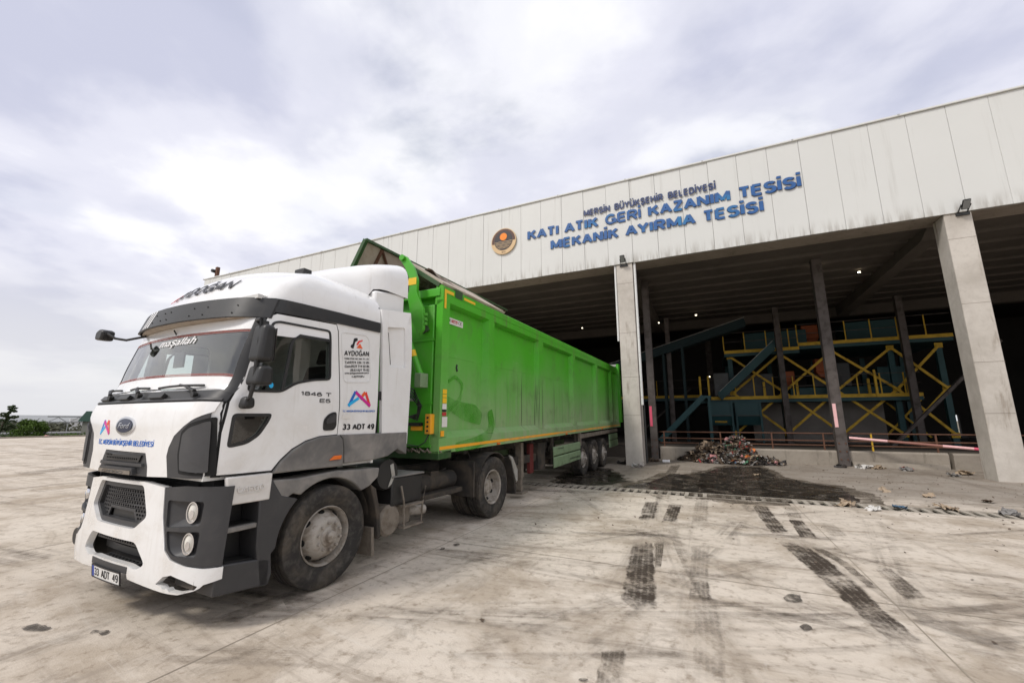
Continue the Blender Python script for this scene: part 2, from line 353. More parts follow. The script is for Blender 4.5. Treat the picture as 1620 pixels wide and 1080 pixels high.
# ------------------------------------------------------------------ mesh helpers
class MB:
    def __init__(s): s.v, s.f = [], []
    def add(s, vs, fs):
        k = len(s.v); s.v += [tuple(p) for p in vs]; s.f += [tuple(i + k for i in f) for f in fs]; return s
    def box(s, a, b):
        x0, y0, z0 = a; x1, y1, z1 = b
        return s.add([(x0,y0,z0),(x1,y0,z0),(x1,y1,z0),(x0,y1,z0),(x0,y0,z1),(x1,y0,z1),(x1,y1,z1),(x0,y1,z1)],
                     [(0,3,2,1),(4,5,6,7),(0,1,5,4),(1,2,6,5),(2,3,7,6),(3,0,4,7)])
    def prism(s, poly, axis, lo, hi):
        n = len(poly)
        mk = {'x': lambda p, h: (h, p[0], p[1]), 'y': lambda p, h: (p[0], h, p[1]), 'z': lambda p, h: (p[0], p[1], h)}[axis]
        vs = [mk(p, lo) for p in poly] + [mk(p, hi) for p in poly]
        return s.add(vs, [tuple(range(n))[::-1], tuple(range(n, 2 * n))] + [(i, (i + 1) % n, n + (i + 1) % n, n + i) for i in range(n)])
    def bar(s, a, b, w, h=None, up=(0, 0, 1)):
        a, b = Vector(a), Vector(b); d = (b - a).normalized(); h = h or w
        u = Vector(up)
        if abs(d.dot(u)) > .98: u = Vector((0, 1, 0))
        r = d.cross(u).normalized() * w / 2; t = r.cross(d).normalized() * h / 2
        vs = [p + q for p in (a, b) for q in (-r - t, r - t, r + t, -r + t)]
        return s.add(vs, [(0,3,2,1),(4,5,6,7),(0,1,5,4),(1,2,6,5),(2,3,7,6),(3,0,4,7)])
    def tube(s, pts, r, n=8):
        pts = [Vector(p) for p in pts]; k = len(s.v); rs = r if isinstance(r, (list, tuple)) else [r] * len(pts)
        ref = Vector((0, 0, 1))
        for i, p in enumerate(pts):
            d = (pts[min(i + 1, len(pts) - 1)] - pts[max(i - 1, 0)]).normalized()
            if abs(d.dot(ref)) > .95: ref = Vector((0, 1, 0)) if abs(d.y) < .9 else Vector((1, 0, 0))
            u = d.cross(ref).normalized(); w = d.cross(u)
            for j in range(n):
                a = 2 * math.pi * j / n; s.v.append(tuple(p + (u * math.cos(a) + w * math.sin(a)) * rs[i]))
        for i in range(len(pts) - 1):
            for j in range(n):
                s.f.append((k + i*n + j, k + i*n + (j+1) % n, k + (i+1)*n + (j+1) % n, k + (i+1)*n + j))
        s.f.append(tuple(k + j for j in range(n))[::-1]); e = k + (len(pts) - 1) * n; s.f.append(tuple(e + j for j in range(n)))
        return s
    def lathe(s, prof, n=32, axis='x', c=(0, 0, 0), closed=False):
        k = len(s.v); m = len(prof)
        for (a, r) in prof:
            for j in range(n):
                t = 2 * math.pi * j / n; q = (r * math.cos(t), r * math.sin(t))
                p = {'x': (a, q[0], q[1]), 'y': (q[0], a, q[1]), 'z': (q[0], q[1], a)}[axis]
                s.v.append((p[0] + c[0], p[1] + c[1], p[2] + c[2]))
        for i in range(m if closed else m - 1):
            i2 = (i + 1) % m
            for j in range(n): s.f.append((k + i*n + j, k + i*n + (j+1) % n, k + i2*n + (j+1) % n, k + i2*n + j))
        if not closed:
            s.f.append(tuple(k + j for j in range(n))[::-1]); s.f.append(tuple(k + (m-1)*n + j for j in range(n)))
        return s
    def mesh(s, name, mat, org=(0, 0, 0), smooth=True, ang=35):
        me = bpy.data.meshes.new(name)
        me.from_pydata([(p[0]-org[0], p[1]-org[1], p[2]-org[2]) for p in s.v], [], s.f)
        bm = bmesh.new(); bm.from_mesh(me); bmesh.ops.recalc_face_normals(bm, faces=bm.faces); bm.to_mesh(me); bm.free()
        finish_mesh(me, mat, smooth, ang); return me
    def build(s, name, mat, parent=None, org=(0, 0, 0), smooth=True, ang=35, bevel=0, loc=None):
        o = link(name, s.mesh(name, mat, org, smooth, ang), parent, loc)
        if bevel: bev(o, bevel)
        return o
def finish_mesh(me, mat, smooth=True, ang=35):
    if mat: me.materials.append(MATS[mat])
    if smooth:
        me.polygons.foreach_set('use_smooth', [True] * len(me.polygons)); me.set_sharp_from_angle(angle=R(ang))
    me.update()
def bev(o, w, seg=2):
    b = o.modifiers.new('bevel', 'BEVEL'); b.width = w; b.segments = seg; b.limit_method = 'ANGLE'; b.angle_limit = R(40)
    b.harden_normals = False
def link(name, data, parent=None, loc=None):
    o = bpy.data.objects.new(name, data); COL.objects.link(o)
    if parent: o.parent = parent
    if loc: o.location = loc
    return o
def tag(o, label=None, cat=None, group=None, kind=None):
    for k, v in (('label', label), ('category', cat), ('group', group), ('kind', kind)):
        if v: o[k] = v
    return o
def empty(name, loc=(0, 0, 0), rz=0, label=None, cat=None, group=None):
    o = bpy.data.objects.new(name, None); COL.objects.link(o); o.location = loc; o.rotation_euler = (0, 0, rz); o.empty_display_size = .2
    return tag(o, label, cat, group)
def copy_tree(o, parent=None):
    c = o.copy(); COL.objects.link(c); c.parent = parent
    for ch in list(o.children): copy_tree(ch, c)
    return c
DG = None
def curve_mesh(cu):
    ob = bpy.data.objects.new('tmp', cu); COL.objects.link(ob)
    dg = bpy.context.evaluated_depsgraph_get(); dg.update()
    me = bpy.data.meshes.new_from_object(ob.evaluated_get(dg)); bpy.data.objects.remove(ob); bpy.data.curves.remove(cu)
    return me
def polys_mesh(polys, thick):
    cu = bpy.data.curves.new('tmp', 'CURVE'); cu.dimensions = '2D'; cu.fill_mode = 'BOTH'; cu.extrude = thick / 2
    for p in polys:
        sp = cu.splines.new('POLY'); sp.points.add(len(p) - 1); sp.use_cyclic_u = True
        for i, q in enumerate(p): sp.points[i].co = (q[0], q[1], 0, 1)
    return curve_mesh(cu)
def warp(me, fn, da, db, name, mat, parent, org, off=0., smooth=True, ang=35):
    """cut a flat mesh on a grid and lay it on the surface fn(a, b, d)"""
    bm = bmesh.new(); bm.from_mesh(me); bpy.data.meshes.remove(me)
    bmesh.ops.remove_doubles(bm, verts=bm.verts, dist=1e-5)
    for ax, st in ((0, da), (1, db)):
        if not st: continue
        lo = min(v.co[ax] for v in bm.verts); hi = max(v.co[ax] for v in bm.verts)
        k = math.floor(lo / st) + 1
        while k * st < hi - 1e-6:
            co = [0, 0, 0]; no = [0, 0, 0]; co[ax] = k * st; no[ax] = 1
            bmesh.ops.bisect_plane(bm, geom=bm.verts[:] + bm.edges[:] + bm.faces[:], plane_co=co, plane_no=no, dist=1e-6); k += 1
    for v in bm.verts:
        p = fn(v.co.x, v.co.y, v.co.z + off); v.co = (p[0]-org[0], p[1]-org[1], p[2]-org[2])
    bmesh.ops.recalc_face_normals(bm, faces=bm.faces)
    m2 = bpy.data.meshes.new(name); bm.to_mesh(m2); bm.free(); finish_mesh(m2, mat, smooth, ang)
    return link(name, m2, parent)
def surf(name, polys, fn, thick, mat, parent, org=(0, 0, 0), off=0., da=.08, db=.08, ang=35):
    return warp(polys_mesh(polys, thick), fn, da, db, name, mat, parent, org, off + thick / 2, True, ang)
def font_mesh(txt, width=None, height=None, thick=.004, bold=.012, shear=0., align='L', space=1.0):
    cu = bpy.data.curves.new('tmp', 'FONT'); cu.body = txt; cu.size = 1; cu.extrude = .01; cu.offset = bold; cu.shear = shear; cu.space_character = space
    cu.resolution_u = 3
    me = curve_mesh(cu); n = len(me.vertices); co = np.empty(n * 3); me.vertices.foreach_get('co', co); co = co.reshape(-1, 3)
    mn, mx = co.min(0), co.max(0); w = mx[0] - mn[0]
    caps = .73
    sy = height / caps if height else width / w
    sx = width / w if width else sy
    co[:, 0] = (co[:, 0] - mn[0]) * sx; co[:, 1] = co[:, 1] * sy; co[:, 2] = co[:, 2] / .02 * thick
    W = w * sx
    if align == 'C': co[:, 0] -= W / 2
    if align == 'R': co[:, 0] -= W
    me.vertices.foreach_set('co', co.ravel()); me.update()
    return me
def rrect(x0, y0, x1, y1, r, n=4):
    out = []
    for cx, cy, a0 in ((x1-r, y0+r, -90), (x1-r, y1-r, 0), (x0+r, y1-r, 90), (x0+r, y0+r, 180)):
        for i in range(n + 1):
            a = R(a0 + 90 * i / n); out.append((cx + r * math.cos(a), cy + r * math.sin(a)))
    return out
def ell(cx, cy, rx, ry, n=28): return [(cx + rx * math.cos(2*math.pi*i/n), cy + ry * math.sin(2*math.pi*i/n)) for i in range(n)]
def mirp(poly): return [(-a, b) for a, b in poly][::-1]
def shrink(poly, d):
    n = len(poly); out = []; A = sum(poly[i][0]*poly[(i+1) % n][1] - poly[(i+1) % n][0]*poly[i][1] for i in range(n)); sg = 1 if A > 0 else -1
    for i in range(n):
        p0, p, p1 = Vector(poly[i-1]), Vector(poly[i]), Vector(poly[(i+1) % n])
        e0 = (p - p0).normalized(); e1 = (p1 - p).normalized(); n0 = Vector((-e0.y, e0.x)) * sg; n1 = Vector((-e1.y, e1.x)) * sg
        b = (n0 + n1); L = b.length
        if L < 1e-4: out.append(tuple(p + n0 * d)); continue
        b /= L; out.append(tuple(p + b * min(d / max(.35, b.dot(n0)), d * 2)))
    return out
def rounded(poly, r, n=3):
    out = []; m = len(poly)
    for i in range(m):
        p0, p, p1 = Vector(poly[i-1]), Vector(poly[i]), Vector(poly[(i+1) % m])
        k = min(r, (p-p0).length*.45, (p1-p).length*.45); a = p + (p0-p).normalized()*k; b = p + (p1-p).normalized()*k
        for j in range(n + 1):
            t = j / n; q = a*(1-t)**2 + p*2*t*(1-t) + b*t*t; out.append((q.x, q.y))
    return out

# ------------------------------------------------------------------ wheel (axis +x = outboard, centre at origin)
def tyre_prof(rad, w):
    h = w / 2; ri = .292
    return [(h*.55, ri), (h*.72, ri+.012), (h*.86, ri+.05), (h*.99, rad-.115), (h*1.0, rad-.075), (h*.94, rad-.03), (h*.85, rad-.008), (h*.70, rad),
            (h*.44, rad), (h*.42, rad-.012), (h*.36, rad-.012), (h*.34, rad), (h*.05, rad), (h*.03, rad-.012), (-h*.03, rad-.012), (-h*.05, rad),
            (-h*.34, rad), (-h*.36, rad-.012), (-h*.42, rad-.012), (-h*.44, rad), (-h*.70, rad), (-h*.85, rad-.008), (-h*.94, rad-.03), (-h, rad-.075), (-h*.86, ri+.05), (-h*.55, ri)]
WHEEL_MESH = {}
def wheel(parent, name, loc, rad=.525, w=.30, style='front', rot=0):
    key = (rad, w, style)
    if key not in WHEEL_MESH:
        h = w / 2
        ty = MB().lathe(tyre_prof(rad, w), 56, closed=True).mesh('tyre', 'tyre', ang=28)
        if style == 'front':
            p = [(-h*.8, .285), (h*.60, .285), (h*.70, .297), (h*.74, .290), (h*.60, .275), (-h*.15, .264), (-h*.12, .258), (h*.10, .250), (h*.50, .222), (h*.86, .188), (h*.95, .168), (h*.98, .160), (h*1.00, .100), (h*1.07, .095), (h*1.12, .082), (h*1.14, .060), (h*1.38, .055), (h*1.45, .04), (h*1.46, .002)]
        else:
            p = [(-h*.8, .285), (h*.60, .285), (h*.74, .300), (h*.78, .292), (h*.66, .270), (-h*.1, .258), (-h*.45, .235), (-h*.52, .16), (-h*.52, .135), (h*.05, .125), (h*.15, .11), (h*.18, .002)]
        rm = MB().lathe(p, 40)
        nut = [(R(36*i + 10), .135 if style == 'front' else .170) for i in range(10)]
        for a, r in nut:
            x0 = h*.98 if style == 'front' else -h*.54
            rm.lathe([(x0, .016), (x0 + .035, .015), (x0 + .037, .006)], 6, c=(0, r*math.cos(a), r*math.sin(a)))
        rm = rm.mesh('rim', 'rim_dusty')
        hl = MB()
        for i in range(8):
            a = R(45*i + 20)
            if style == 'front':
                # oval hand holes on the sloping disc
                c0 = Vector((h*.30, .236*math.cos(a), .236*math.sin(a))); rad_d = Vector((-.90, .42*math.cos(a), .42*math.sin(a))).normalized(); tan = Vector((0, -math.sin(a), math.cos(a)))
            else:
                c0 = Vector((-h*.34, .236*math.cos(a), .236*math.sin(a))); rad_d = Vector((.6, .8*math.cos(a), .8*math.sin(a))).normalized(); tan = Vector((0, -math.sin(a), math.cos(a)))
            nrm = rad_d.cross(tan).normalized(); nrm = nrm if nrm.x > 0 else -nrm
            vs = [c0 + nrm*.006 + rad_d*.030*math.sin(2*math.pi*k/14) + tan*.034*math.cos(2*math.pi*k/14) for k in range(14)]
            vs2 = [v - nrm*.012 for v in vs]
            hl.add(vs + vs2, [tuple(range(14)), tuple(range(14, 28))[::-1]] + [(k, (k+1) % 14, 14+(k+1) % 14, 14+k) for k in range(14)])
        hl = hl.mesh('hand_hole', 'black_gap')
        WHEEL_MESH[key] = (ty, rm, hl)
    e = bpy.data.objects.new(name, None); COL.objects.link(e); e.parent = parent; e.location = loc; e.rotation_euler = (random.uniform(0, 6), 0, rot)
    if rot == 0: e.rotation_euler = (random.uniform(0, 6), 0, 0)
    else: e.rotation_mode = 'XYZ'
    for nm, me in zip(('tyre', 'rim', 'hand_hole'), WHEEL_MESH[key]): link(nm, me, e)
    return e

# ------------------------------------------------------------------ sans-serif capitals built from strokes
def _arc(cx, cy, rx, ry, a0, a1, n=9): return [(cx + rx*math.cos(R(a0 + (a1-a0)*i/n)), cy + ry*math.sin(R(a0 + (a1-a0)*i/n))) for i in range(n+1)]
GL = {
 'A': (.80, [[(0, 0), (.5, 1)], [(.5, 1), (1, 0)], [(.2, .33), (.8, .33)]]),
 'B': (.70, [[(0, 0), (0, 1)], [(0, 1), (.55, 1)] + _arc(.6, .77, .36, .23, 90, -90) + [(0, .54)], [(0, .54), (.55, .54)] + _arc(.62, .27, .38, .27, 90, -90) + [(0, 0)]]),
 'C': (.76, [_arc(.52, .5, .52, .5, 48, 312, 18)]),
 'D': (.74, [[(0, 0), (0, 1)], [(0, 1), (.45, 1)] + _arc(.5, .5, .5, .5, 90, -90, 14) + [(0, 0)]]),
 'E': (.64, [[(0, 0), (0, 1)], [(0, 1), (1, 1)], [(0, .52), (.92, .52)], [(0, 0), (1, 0)]]),
 'F': (.62, [[(0, 0), (0, 1)], [(0, 1), (1, 1)], [(0, .52), (.88, .52)]]),
 'G': (.80, [_arc(.5, .5, .5, .5, 42, 350, 18), [(1, 0), (1, .44)], [(1, .44), (.58, .44)]]),
 'H': (.72, [[(0, 0), (0, 1)], [(1, 0), (1, 1)], [(0, .52), (1, .52)]]),
 'I': (.0, [[(.5, 0), (.5, 1)]]),
 'K': (.74, [[(0, 0), (0, 1)], [(0, .40), (.95, 1)], [(.36, .62), (1, 0)]]),
 'L': (.60, [[(0, 0), (0, 1)], [(0, 0), (1, 0)]]),
 'M': (.88, [[(0, 0), (0, 1)], [(0, 1), (.5, .12)], [(.5, .12), (1, 1)], [(1, 1), (1, 0)]]),
 'N': (.74, [[(0, 0), (0, 1)], [(0, 1), (1, 0)], [(1, 0), (1, 1)]]),
 'O': (.80, [_arc(.5, .5, .5, .5, 90, 450, 26)]),
 'P': (.68, [[(0, 0), (0, 1)], [(0, 1), (.55, 1)] + _arc(.6, .74, .4, .26, 90, -90) + [(0, .48)]]),
 'R': (.72, [[(0, 0), (0, 1)], [(0, 1), (.55, 1)] + _arc(.6, .75, .38, .25, 90, -90) + [(0, .5)], [(.5, .5), (1, 0)]]),
 'S': (.68, [_arc(.5, .75, .48, .25, 25, 255, 12) + _arc(.5, .25, .5, .27, 80, -155, 14)]),
 'T': (.70, [[(0, 1), (1, 1)], [(.5, 0), (.5, 1)]]),
 'U': (.72, [[(0, 1)] + _arc(.5, .36, .5, .36, 180, 360, 12) + [(1, 1)]]),
 'V': (.76, [[(0, 1), (.5, 0)], [(.5, 0), (1, 1)]]),
 'Y': (.76, [[(0, 1), (.5, .45)], [(1, 1), (.5, .45)], [(.5, .45), (.5, 0)]]),
 'Z': (.68, [[(0, 1), (1, 1)], [(1, 1), (0, 0)], [(0, 0), (1, 0)]]),
 '0': (.62, [_arc(.5, .5, .5, .5, 90, 450, 22)]), '1': (.40, [[(.7, 0), (.7, 1)], [(.7, 1), (0, .72)]]),
 '2': (.62, [_arc(.5, .72, .46, .28, 165, -30, 10) + [(0, 0)], [(0, 0), (1, 0)]]),
 '3': (.62, [_arc(.48, .75, .44, .25, 150, -90, 10), _arc(.48, .26, .50, .26, 90, -155, 12)]),
 '4': (.66, [[(.75, 0), (.75, 1)], [(.75, 1), (0, .28)], [(0, .28), (1, .28)]]),
 '5': (.62, [[(.92, 1), (.12, 1)], [(.12, 1), (.05, .52)] + _arc(.48, .32, .5, .32, 120, -155, 12)]),
 '6': (.62, [_arc(.5, .31, .5, .31, 90, 450, 18), [(0, .33)] + _arc(.55, .45, .55, .55, 190, 55, 9)]),
 '7': (.60, [[(0, 1), (1, 1)], [(1, 1), (.35, 0)]]),
 '8': (.62, [_arc(.5, .76, .42, .24, 90, 450, 18), _arc(.5, .27, .5, .27, 90, 450, 18)]),
 '9': (.62, [_arc(.5, .69, .5, .31, 90, 450, 18), [(1, .67)] + _arc(.45, .55, .55, .55, 10, -125, 9)]),
 '.': (.0, []), ':': (.0, []), '-': (.34, [[(0, .42), (1, .42)]]), '+': (.6, [[(0, .45), (1, .45)], [(.5, .1), (.5, .8)]]),
}
def text_mesh(txt, width=None, height=None, thick=.004, bold=.012, shear=0., align='L', space=1.0, th=None):
    up = txt.replace('İ', 'I').replace('Ü', 'U').replace('Ş', 'S').replace('Ğ', 'G').replace(' ', '')
    if not all(c in GL for c in up): return font_mesh(txt, width, height, thick, bold, shear, align, space)
    th = th or min(.26, .13 + bold*2.6); D = {'İ': 'I', 'Ü': 'U', 'Ş': 'S', 'Ğ': 'G'}
    gap = .12 if th < .17 else .05
    def lay(kx):
        x = 0.; rib = []
        for c in txt:
            if c == ' ': x += .34*kx; continue
            w, st = GL[D.get(c, c)]; W = max(th, th + (w-th)*kx); m = lambda p: (x + th/2 + p[0]*(W-th), th/2 + p[1]*(1-th))
            if c in 'ATY': x -= .04*kx
            for s in st: rib.append(([m(p) for p in s], th*.96))
            if c in '.:':
                for yy in ((.5,) if c == '.' else (.5, 4.2)): rib.append(([(x + W/2, th*(yy-.5)), (x + W/2, th*(yy+.5))], th))
            if c == 'İ': rib.append(([(x + W/2, 1.07), (x + W/2, 1.07 + th*.8)], th))
            if c == 'Ü':
                for f in (.28, .72): rib.append(([(x + W*f, 1.07), (x + W*f, 1.07 + th*.75)], th*.85))
            if c == 'Ş': rib.append(([(x + W*.52, .02), (x + W*.5, -.2)], th*.6))
            if c == 'Ğ': rib.append(([(x + W*.5 + .2*math.cos(R(a)), 1.26 + .14*math.sin(R(a))) for a in range(200, 341, 28)], th*.6))
            x += W + gap - (.04*kx if c in 'ATY' else 0)
        return rib, x - gap
    rib, tot = lay(1.0)
    sy = height or width/tot; sx = sy
    if width and height:
        kx = 1.0; ex = 1.32 if th > .2 and width/height/tot > 1.25 else 1.0
        for _ in range(12): kx *= (width/sy/ex) / lay(kx)[1]
        rib, tot = lay(kx); sx = width/tot
    mb = MB()
    for k, (pl, w) in enumerate(rib):
        L, Q = [], []; n = len(pl); clo = n > 8 and math.dist(pl[0], pl[-1]) < 1e-4
        for i in range(n):
            a = Vector(pl[i-1 if i else (-2 if clo else 0)]); b = Vector(pl[(i+1) if i < n-1 else (1 if clo else n-1)]); p = Vector(pl[i])
            d0 = (p-a) if (p-a).length > 1e-9 else (b-p); d1 = (b-p) if (b-p).length > 1e-9 else (p-a)
            d0.normalize(); d1.normalize(); t = (d0+d1); t = t.normalized() if t.length > 1e-6 else d0; nn = Vector((-t.y, t.x)); sc = 1/max(.45, nn.dot(Vector((-d0.y, d0.x))))
            L.append(p + nn*w/2*sc); Q.append(p - nn*w/2*sc)
        zt = thick/2 - thick*.03*(k % 7)
        f = lambda p, z: ((p.x + p.y*shear)*sx - (tot*sx/2 if align == 'C' else tot*sx if align == 'R' else 0), p.y*sy, z)
        vs = [f(p, zt) for p in L] + [f(p, zt) for p in Q] + [f(p, -thick/2) for p in L] + [f(p, -thick/2) for p in Q]
        fs = [(n+i, n+i+1, i+1, i) for i in range(n-1)] + [(i, i+1, 2*n+i+1, 2*n+i) for i in range(n-1)] + [(n+i+1, n+i, 3*n+i, 3*n+i+1) for i in range(n-1)] + [(0, 2*n, 3*n, n), (n-1, 2*n-1, 4*n-1, 3*n-1)]
        mb.add(vs, fs)
    me = bpy.data.meshes.new('t'); me.from_pydata(mb.v, [], mb.f); me.update(); return me

# ================================================================== GROUND
def sheet(name, rects, z, mat, kind='structure'):
    m = MB()
    for (x0, y0, x1, y1) in rects: m.add([(x0, y0, z), (x1, y0, z), (x1, y1, z), (x0, y1, z)], [(0, 1, 2, 3)])
    o = m.build(name, mat, smooth=False); tag(o, kind=kind); return o
DX0, DX1, DY0, DY1 = -5.0, 9.6, 10.72, 11.36
yard = sheet('yard_pavement', [(-62, -60, DX0, 60), (DX1, -60, 60, 60), (DX0, -60, DX1, DY0), (DX0, DY1, DX1, 60)], 0, 'yard_concrete')
yard['label'] = 'pale worn concrete yard with tyre marks and puddles'
ter = sheet('terrain', [(-4000, -4000, 4000, 4000)], -.7, 'soil')
ter['label'] = 'dry brownish ground beyond the yard'
def decal(name, poly, z, mat, n=1):
    me = polys_mesh([poly], .0); 
    for v in me.vertices: v.co.z = z
    finish_mesh(me, mat, False); return link(name, me, yard)
def strip(name, rows, z, mat):
    """rows: [(left x, left y, right x, right y)] from far to near, with uv along the track"""
    me = bpy.data.meshes.new(name); vs = []; uv = []; L = 0; fs = []
    # resample
    pts = []
    for i in range(len(rows)-1):
        for k in range(8): 
            t = k/8; pts.append(tuple(rows[i][j]*(1-t)+rows[i+1][j]*t for j in range(4)))
    pts.append(rows[-1])
    for i, r in enumerate(pts):
        if i: L += math.dist(((r[0]+r[2])/2, (r[1]+r[3])/2), ((pts[i-1][0]+pts[i-1][2])/2, (pts[i-1][1]+pts[i-1][3])/2))
        vs += [(r[0], r[1], z), (r[2], r[3], z)]; uv += [(0, L), (1, L)]
    fs = [(2*i, 2*i+2, 2*i+3, 2*i+1) for i in range(len(pts)-1)]
    me.from_pydata(vs, [], fs); lay = me.uv_layers.new(name='UVMap')
    al = me.uv_layers.new(name='along')
    for lp in me.loops: lay.data[lp.index].uv = uv[lp.vertex_index]; al.data[lp.index].uv = (uv[lp.vertex_index][1]/max(L, .01), 0)
    finish_mesh(me, mat, False); return link(name, me, yard)
TRACKS = [
    ('mark_dark', [(-1.379, 9.676, -1.098, 9.808), (-1.281, 8.261, -1.019, 8.383), (-1.263, 7.839, -0.985, 7.969)]),
    ('mark_dark', [(-0.89, 9.603, -0.629, 9.725), (-0.871, 7.871, -0.638, 7.98)]),
    ('mark_faint', [(-0.405, 10.37, -0.129, 10.498), (-0.413, 7.801, -0.141, 7.928)]),
    ('mark_dark', [(-1.129, 6.473, -0.843, 6.606), (-1.014, 5.311, -0.694, 5.46), (-0.915, 4.437, -0.577, 4.485), (-0.772, 4.248, -0.558, 4.306)]),
    ('mark_mid', [(-0.843, 6.606, -0.704, 6.671), (-0.707, 5.454, -0.64, 5.485)]),
    ('mark_faint', [(-0.357, 6.73, -0.108, 6.846), (-0.342, 5.198, -0.133, 5.296)]),
    ('mark_mid', [(-0.318, 5.21, -0.133, 5.335), (-0.321, 4.682, -0.101, 4.785)]),
    ('mark_faint', [(-0.282, 4.7, -0.062, 4.803), (-0.248, 3.938, -0.021, 4.044), (-0.237, 3.32, -0.036, 3.413)]),
    ('mark_dark', [(0.648, 10.248, 0.932, 10.379), (0.679, 8.901, 0.962, 9.033), (0.735, 7.745, 0.997, 7.829)]),
    ('mark_dark', [(1.124, 9.108, 1.348, 9.108), (1.086, 7.647, 1.328, 7.76)]),
    ('mark_faint', [(1.203, 10.506, 1.45, 10.479), (1.148, 9.015, 1.368, 9.117)]),
    ('mark_faint', [(1.534, 8.896, 1.774, 9.008), (1.504, 7.952, 1.759, 8.07)]),
    ('mark_dark', [(0.739, 7.449, 1.074, 7.398), (0.885, 6.438, 1.234, 6.6), (1.005, 5.549, 1.307, 5.69), (1.082, 4.847, 1.346, 4.97), (1.153, 4.467, 1.399, 4.572)]),
    ('mark_mid', [(1.086, 7.337, 1.257, 7.288), (1.282, 6.623, 1.401, 6.678), (1.365, 5.717, 1.458, 5.76)]),
    ('mark_mid', [(1.609, 6.534, 1.801, 6.693), (1.561, 5.528, 1.809, 5.739)]),
    ('mark_mid', [(-0.873, 3.444, -0.699, 3.564), (-0.814, 3.014, -0.646, 3.092)]),
    ('mark_mid', [(-1.468, 17.89, -1.109, 18.057), (-1.454, 14.681, -1.104, 14.845)]),
    ('mark_mid', [(-0.695, 16.594, -0.328, 16.765), (-0.706, 12.408, -0.371, 12.564)]),
    ('mark_mid', [(0.864, 18.228, 1.294, 18.429), (0.815, 14.906, 1.198, 15.085)]),
    ('mark_faint', [(0.78, 14.89, 1.198, 15.085), (0.661, 10.867, 1.0, 11.025)]),
    ('mark_faint', [(-1.496, 14.317, -1.172, 14.468), (-1.267, 11.051, -0.934, 11.207)]),
    ('smear', [(-3.005, 6.327, -0.409, 7.212), (-2.925, 6.157, -0.402, 7.026)]),
    ('smear', [(-20.95, 5.952, -24.702, 12.024), (-19.12, 5.454, -23.036, 11.228)]),
    ('smear', [(-4.101, 2.369, -3.795, 4.519), (-3.842, 2.372, -3.553, 4.47)]),
    ('smear', [(-0.06, 7.616, 1.632, 8.011), (-0.062, 7.373, 1.576, 7.769)]),
    ('smear', [(1.504, 5.381, 2.13, 5.047), (1.425, 5.007, 1.921, 4.609)]),
]
PUDDLES = [[(-3.849, 11.064), (-4.184, 12.267), (-4.545, 14.799), (-4.142, 15.894), (-3.384, 15.34), (-2.903, 14.367), (-2.273, 12.72), (-2.595, 11.528)], [(-2.087, 11.632), (-1.852, 12.304), (-1.612, 12.841), (-1.237, 15.043), (-0.78, 14.616), (-0.379, 15.443), (0.165, 17.364), (0.775, 18.399), (1.538, 18.425), (1.74, 17.314), (1.78, 15.292), (2.234, 14.51), (2.691, 14.135), (2.974, 13.477), (2.916, 12.54), (2.791, 11.456), (2.216, 11.085), (0.833, 10.789), (-0.305, 10.832), (-1.407, 11.099), (-2.022, 11.049)], [(-0.616, 18.287), (0.504, 18.809), (1.874, 18.699), (2.177, 17.933), (1.348, 16.35), (-0.165, 16.422)]]
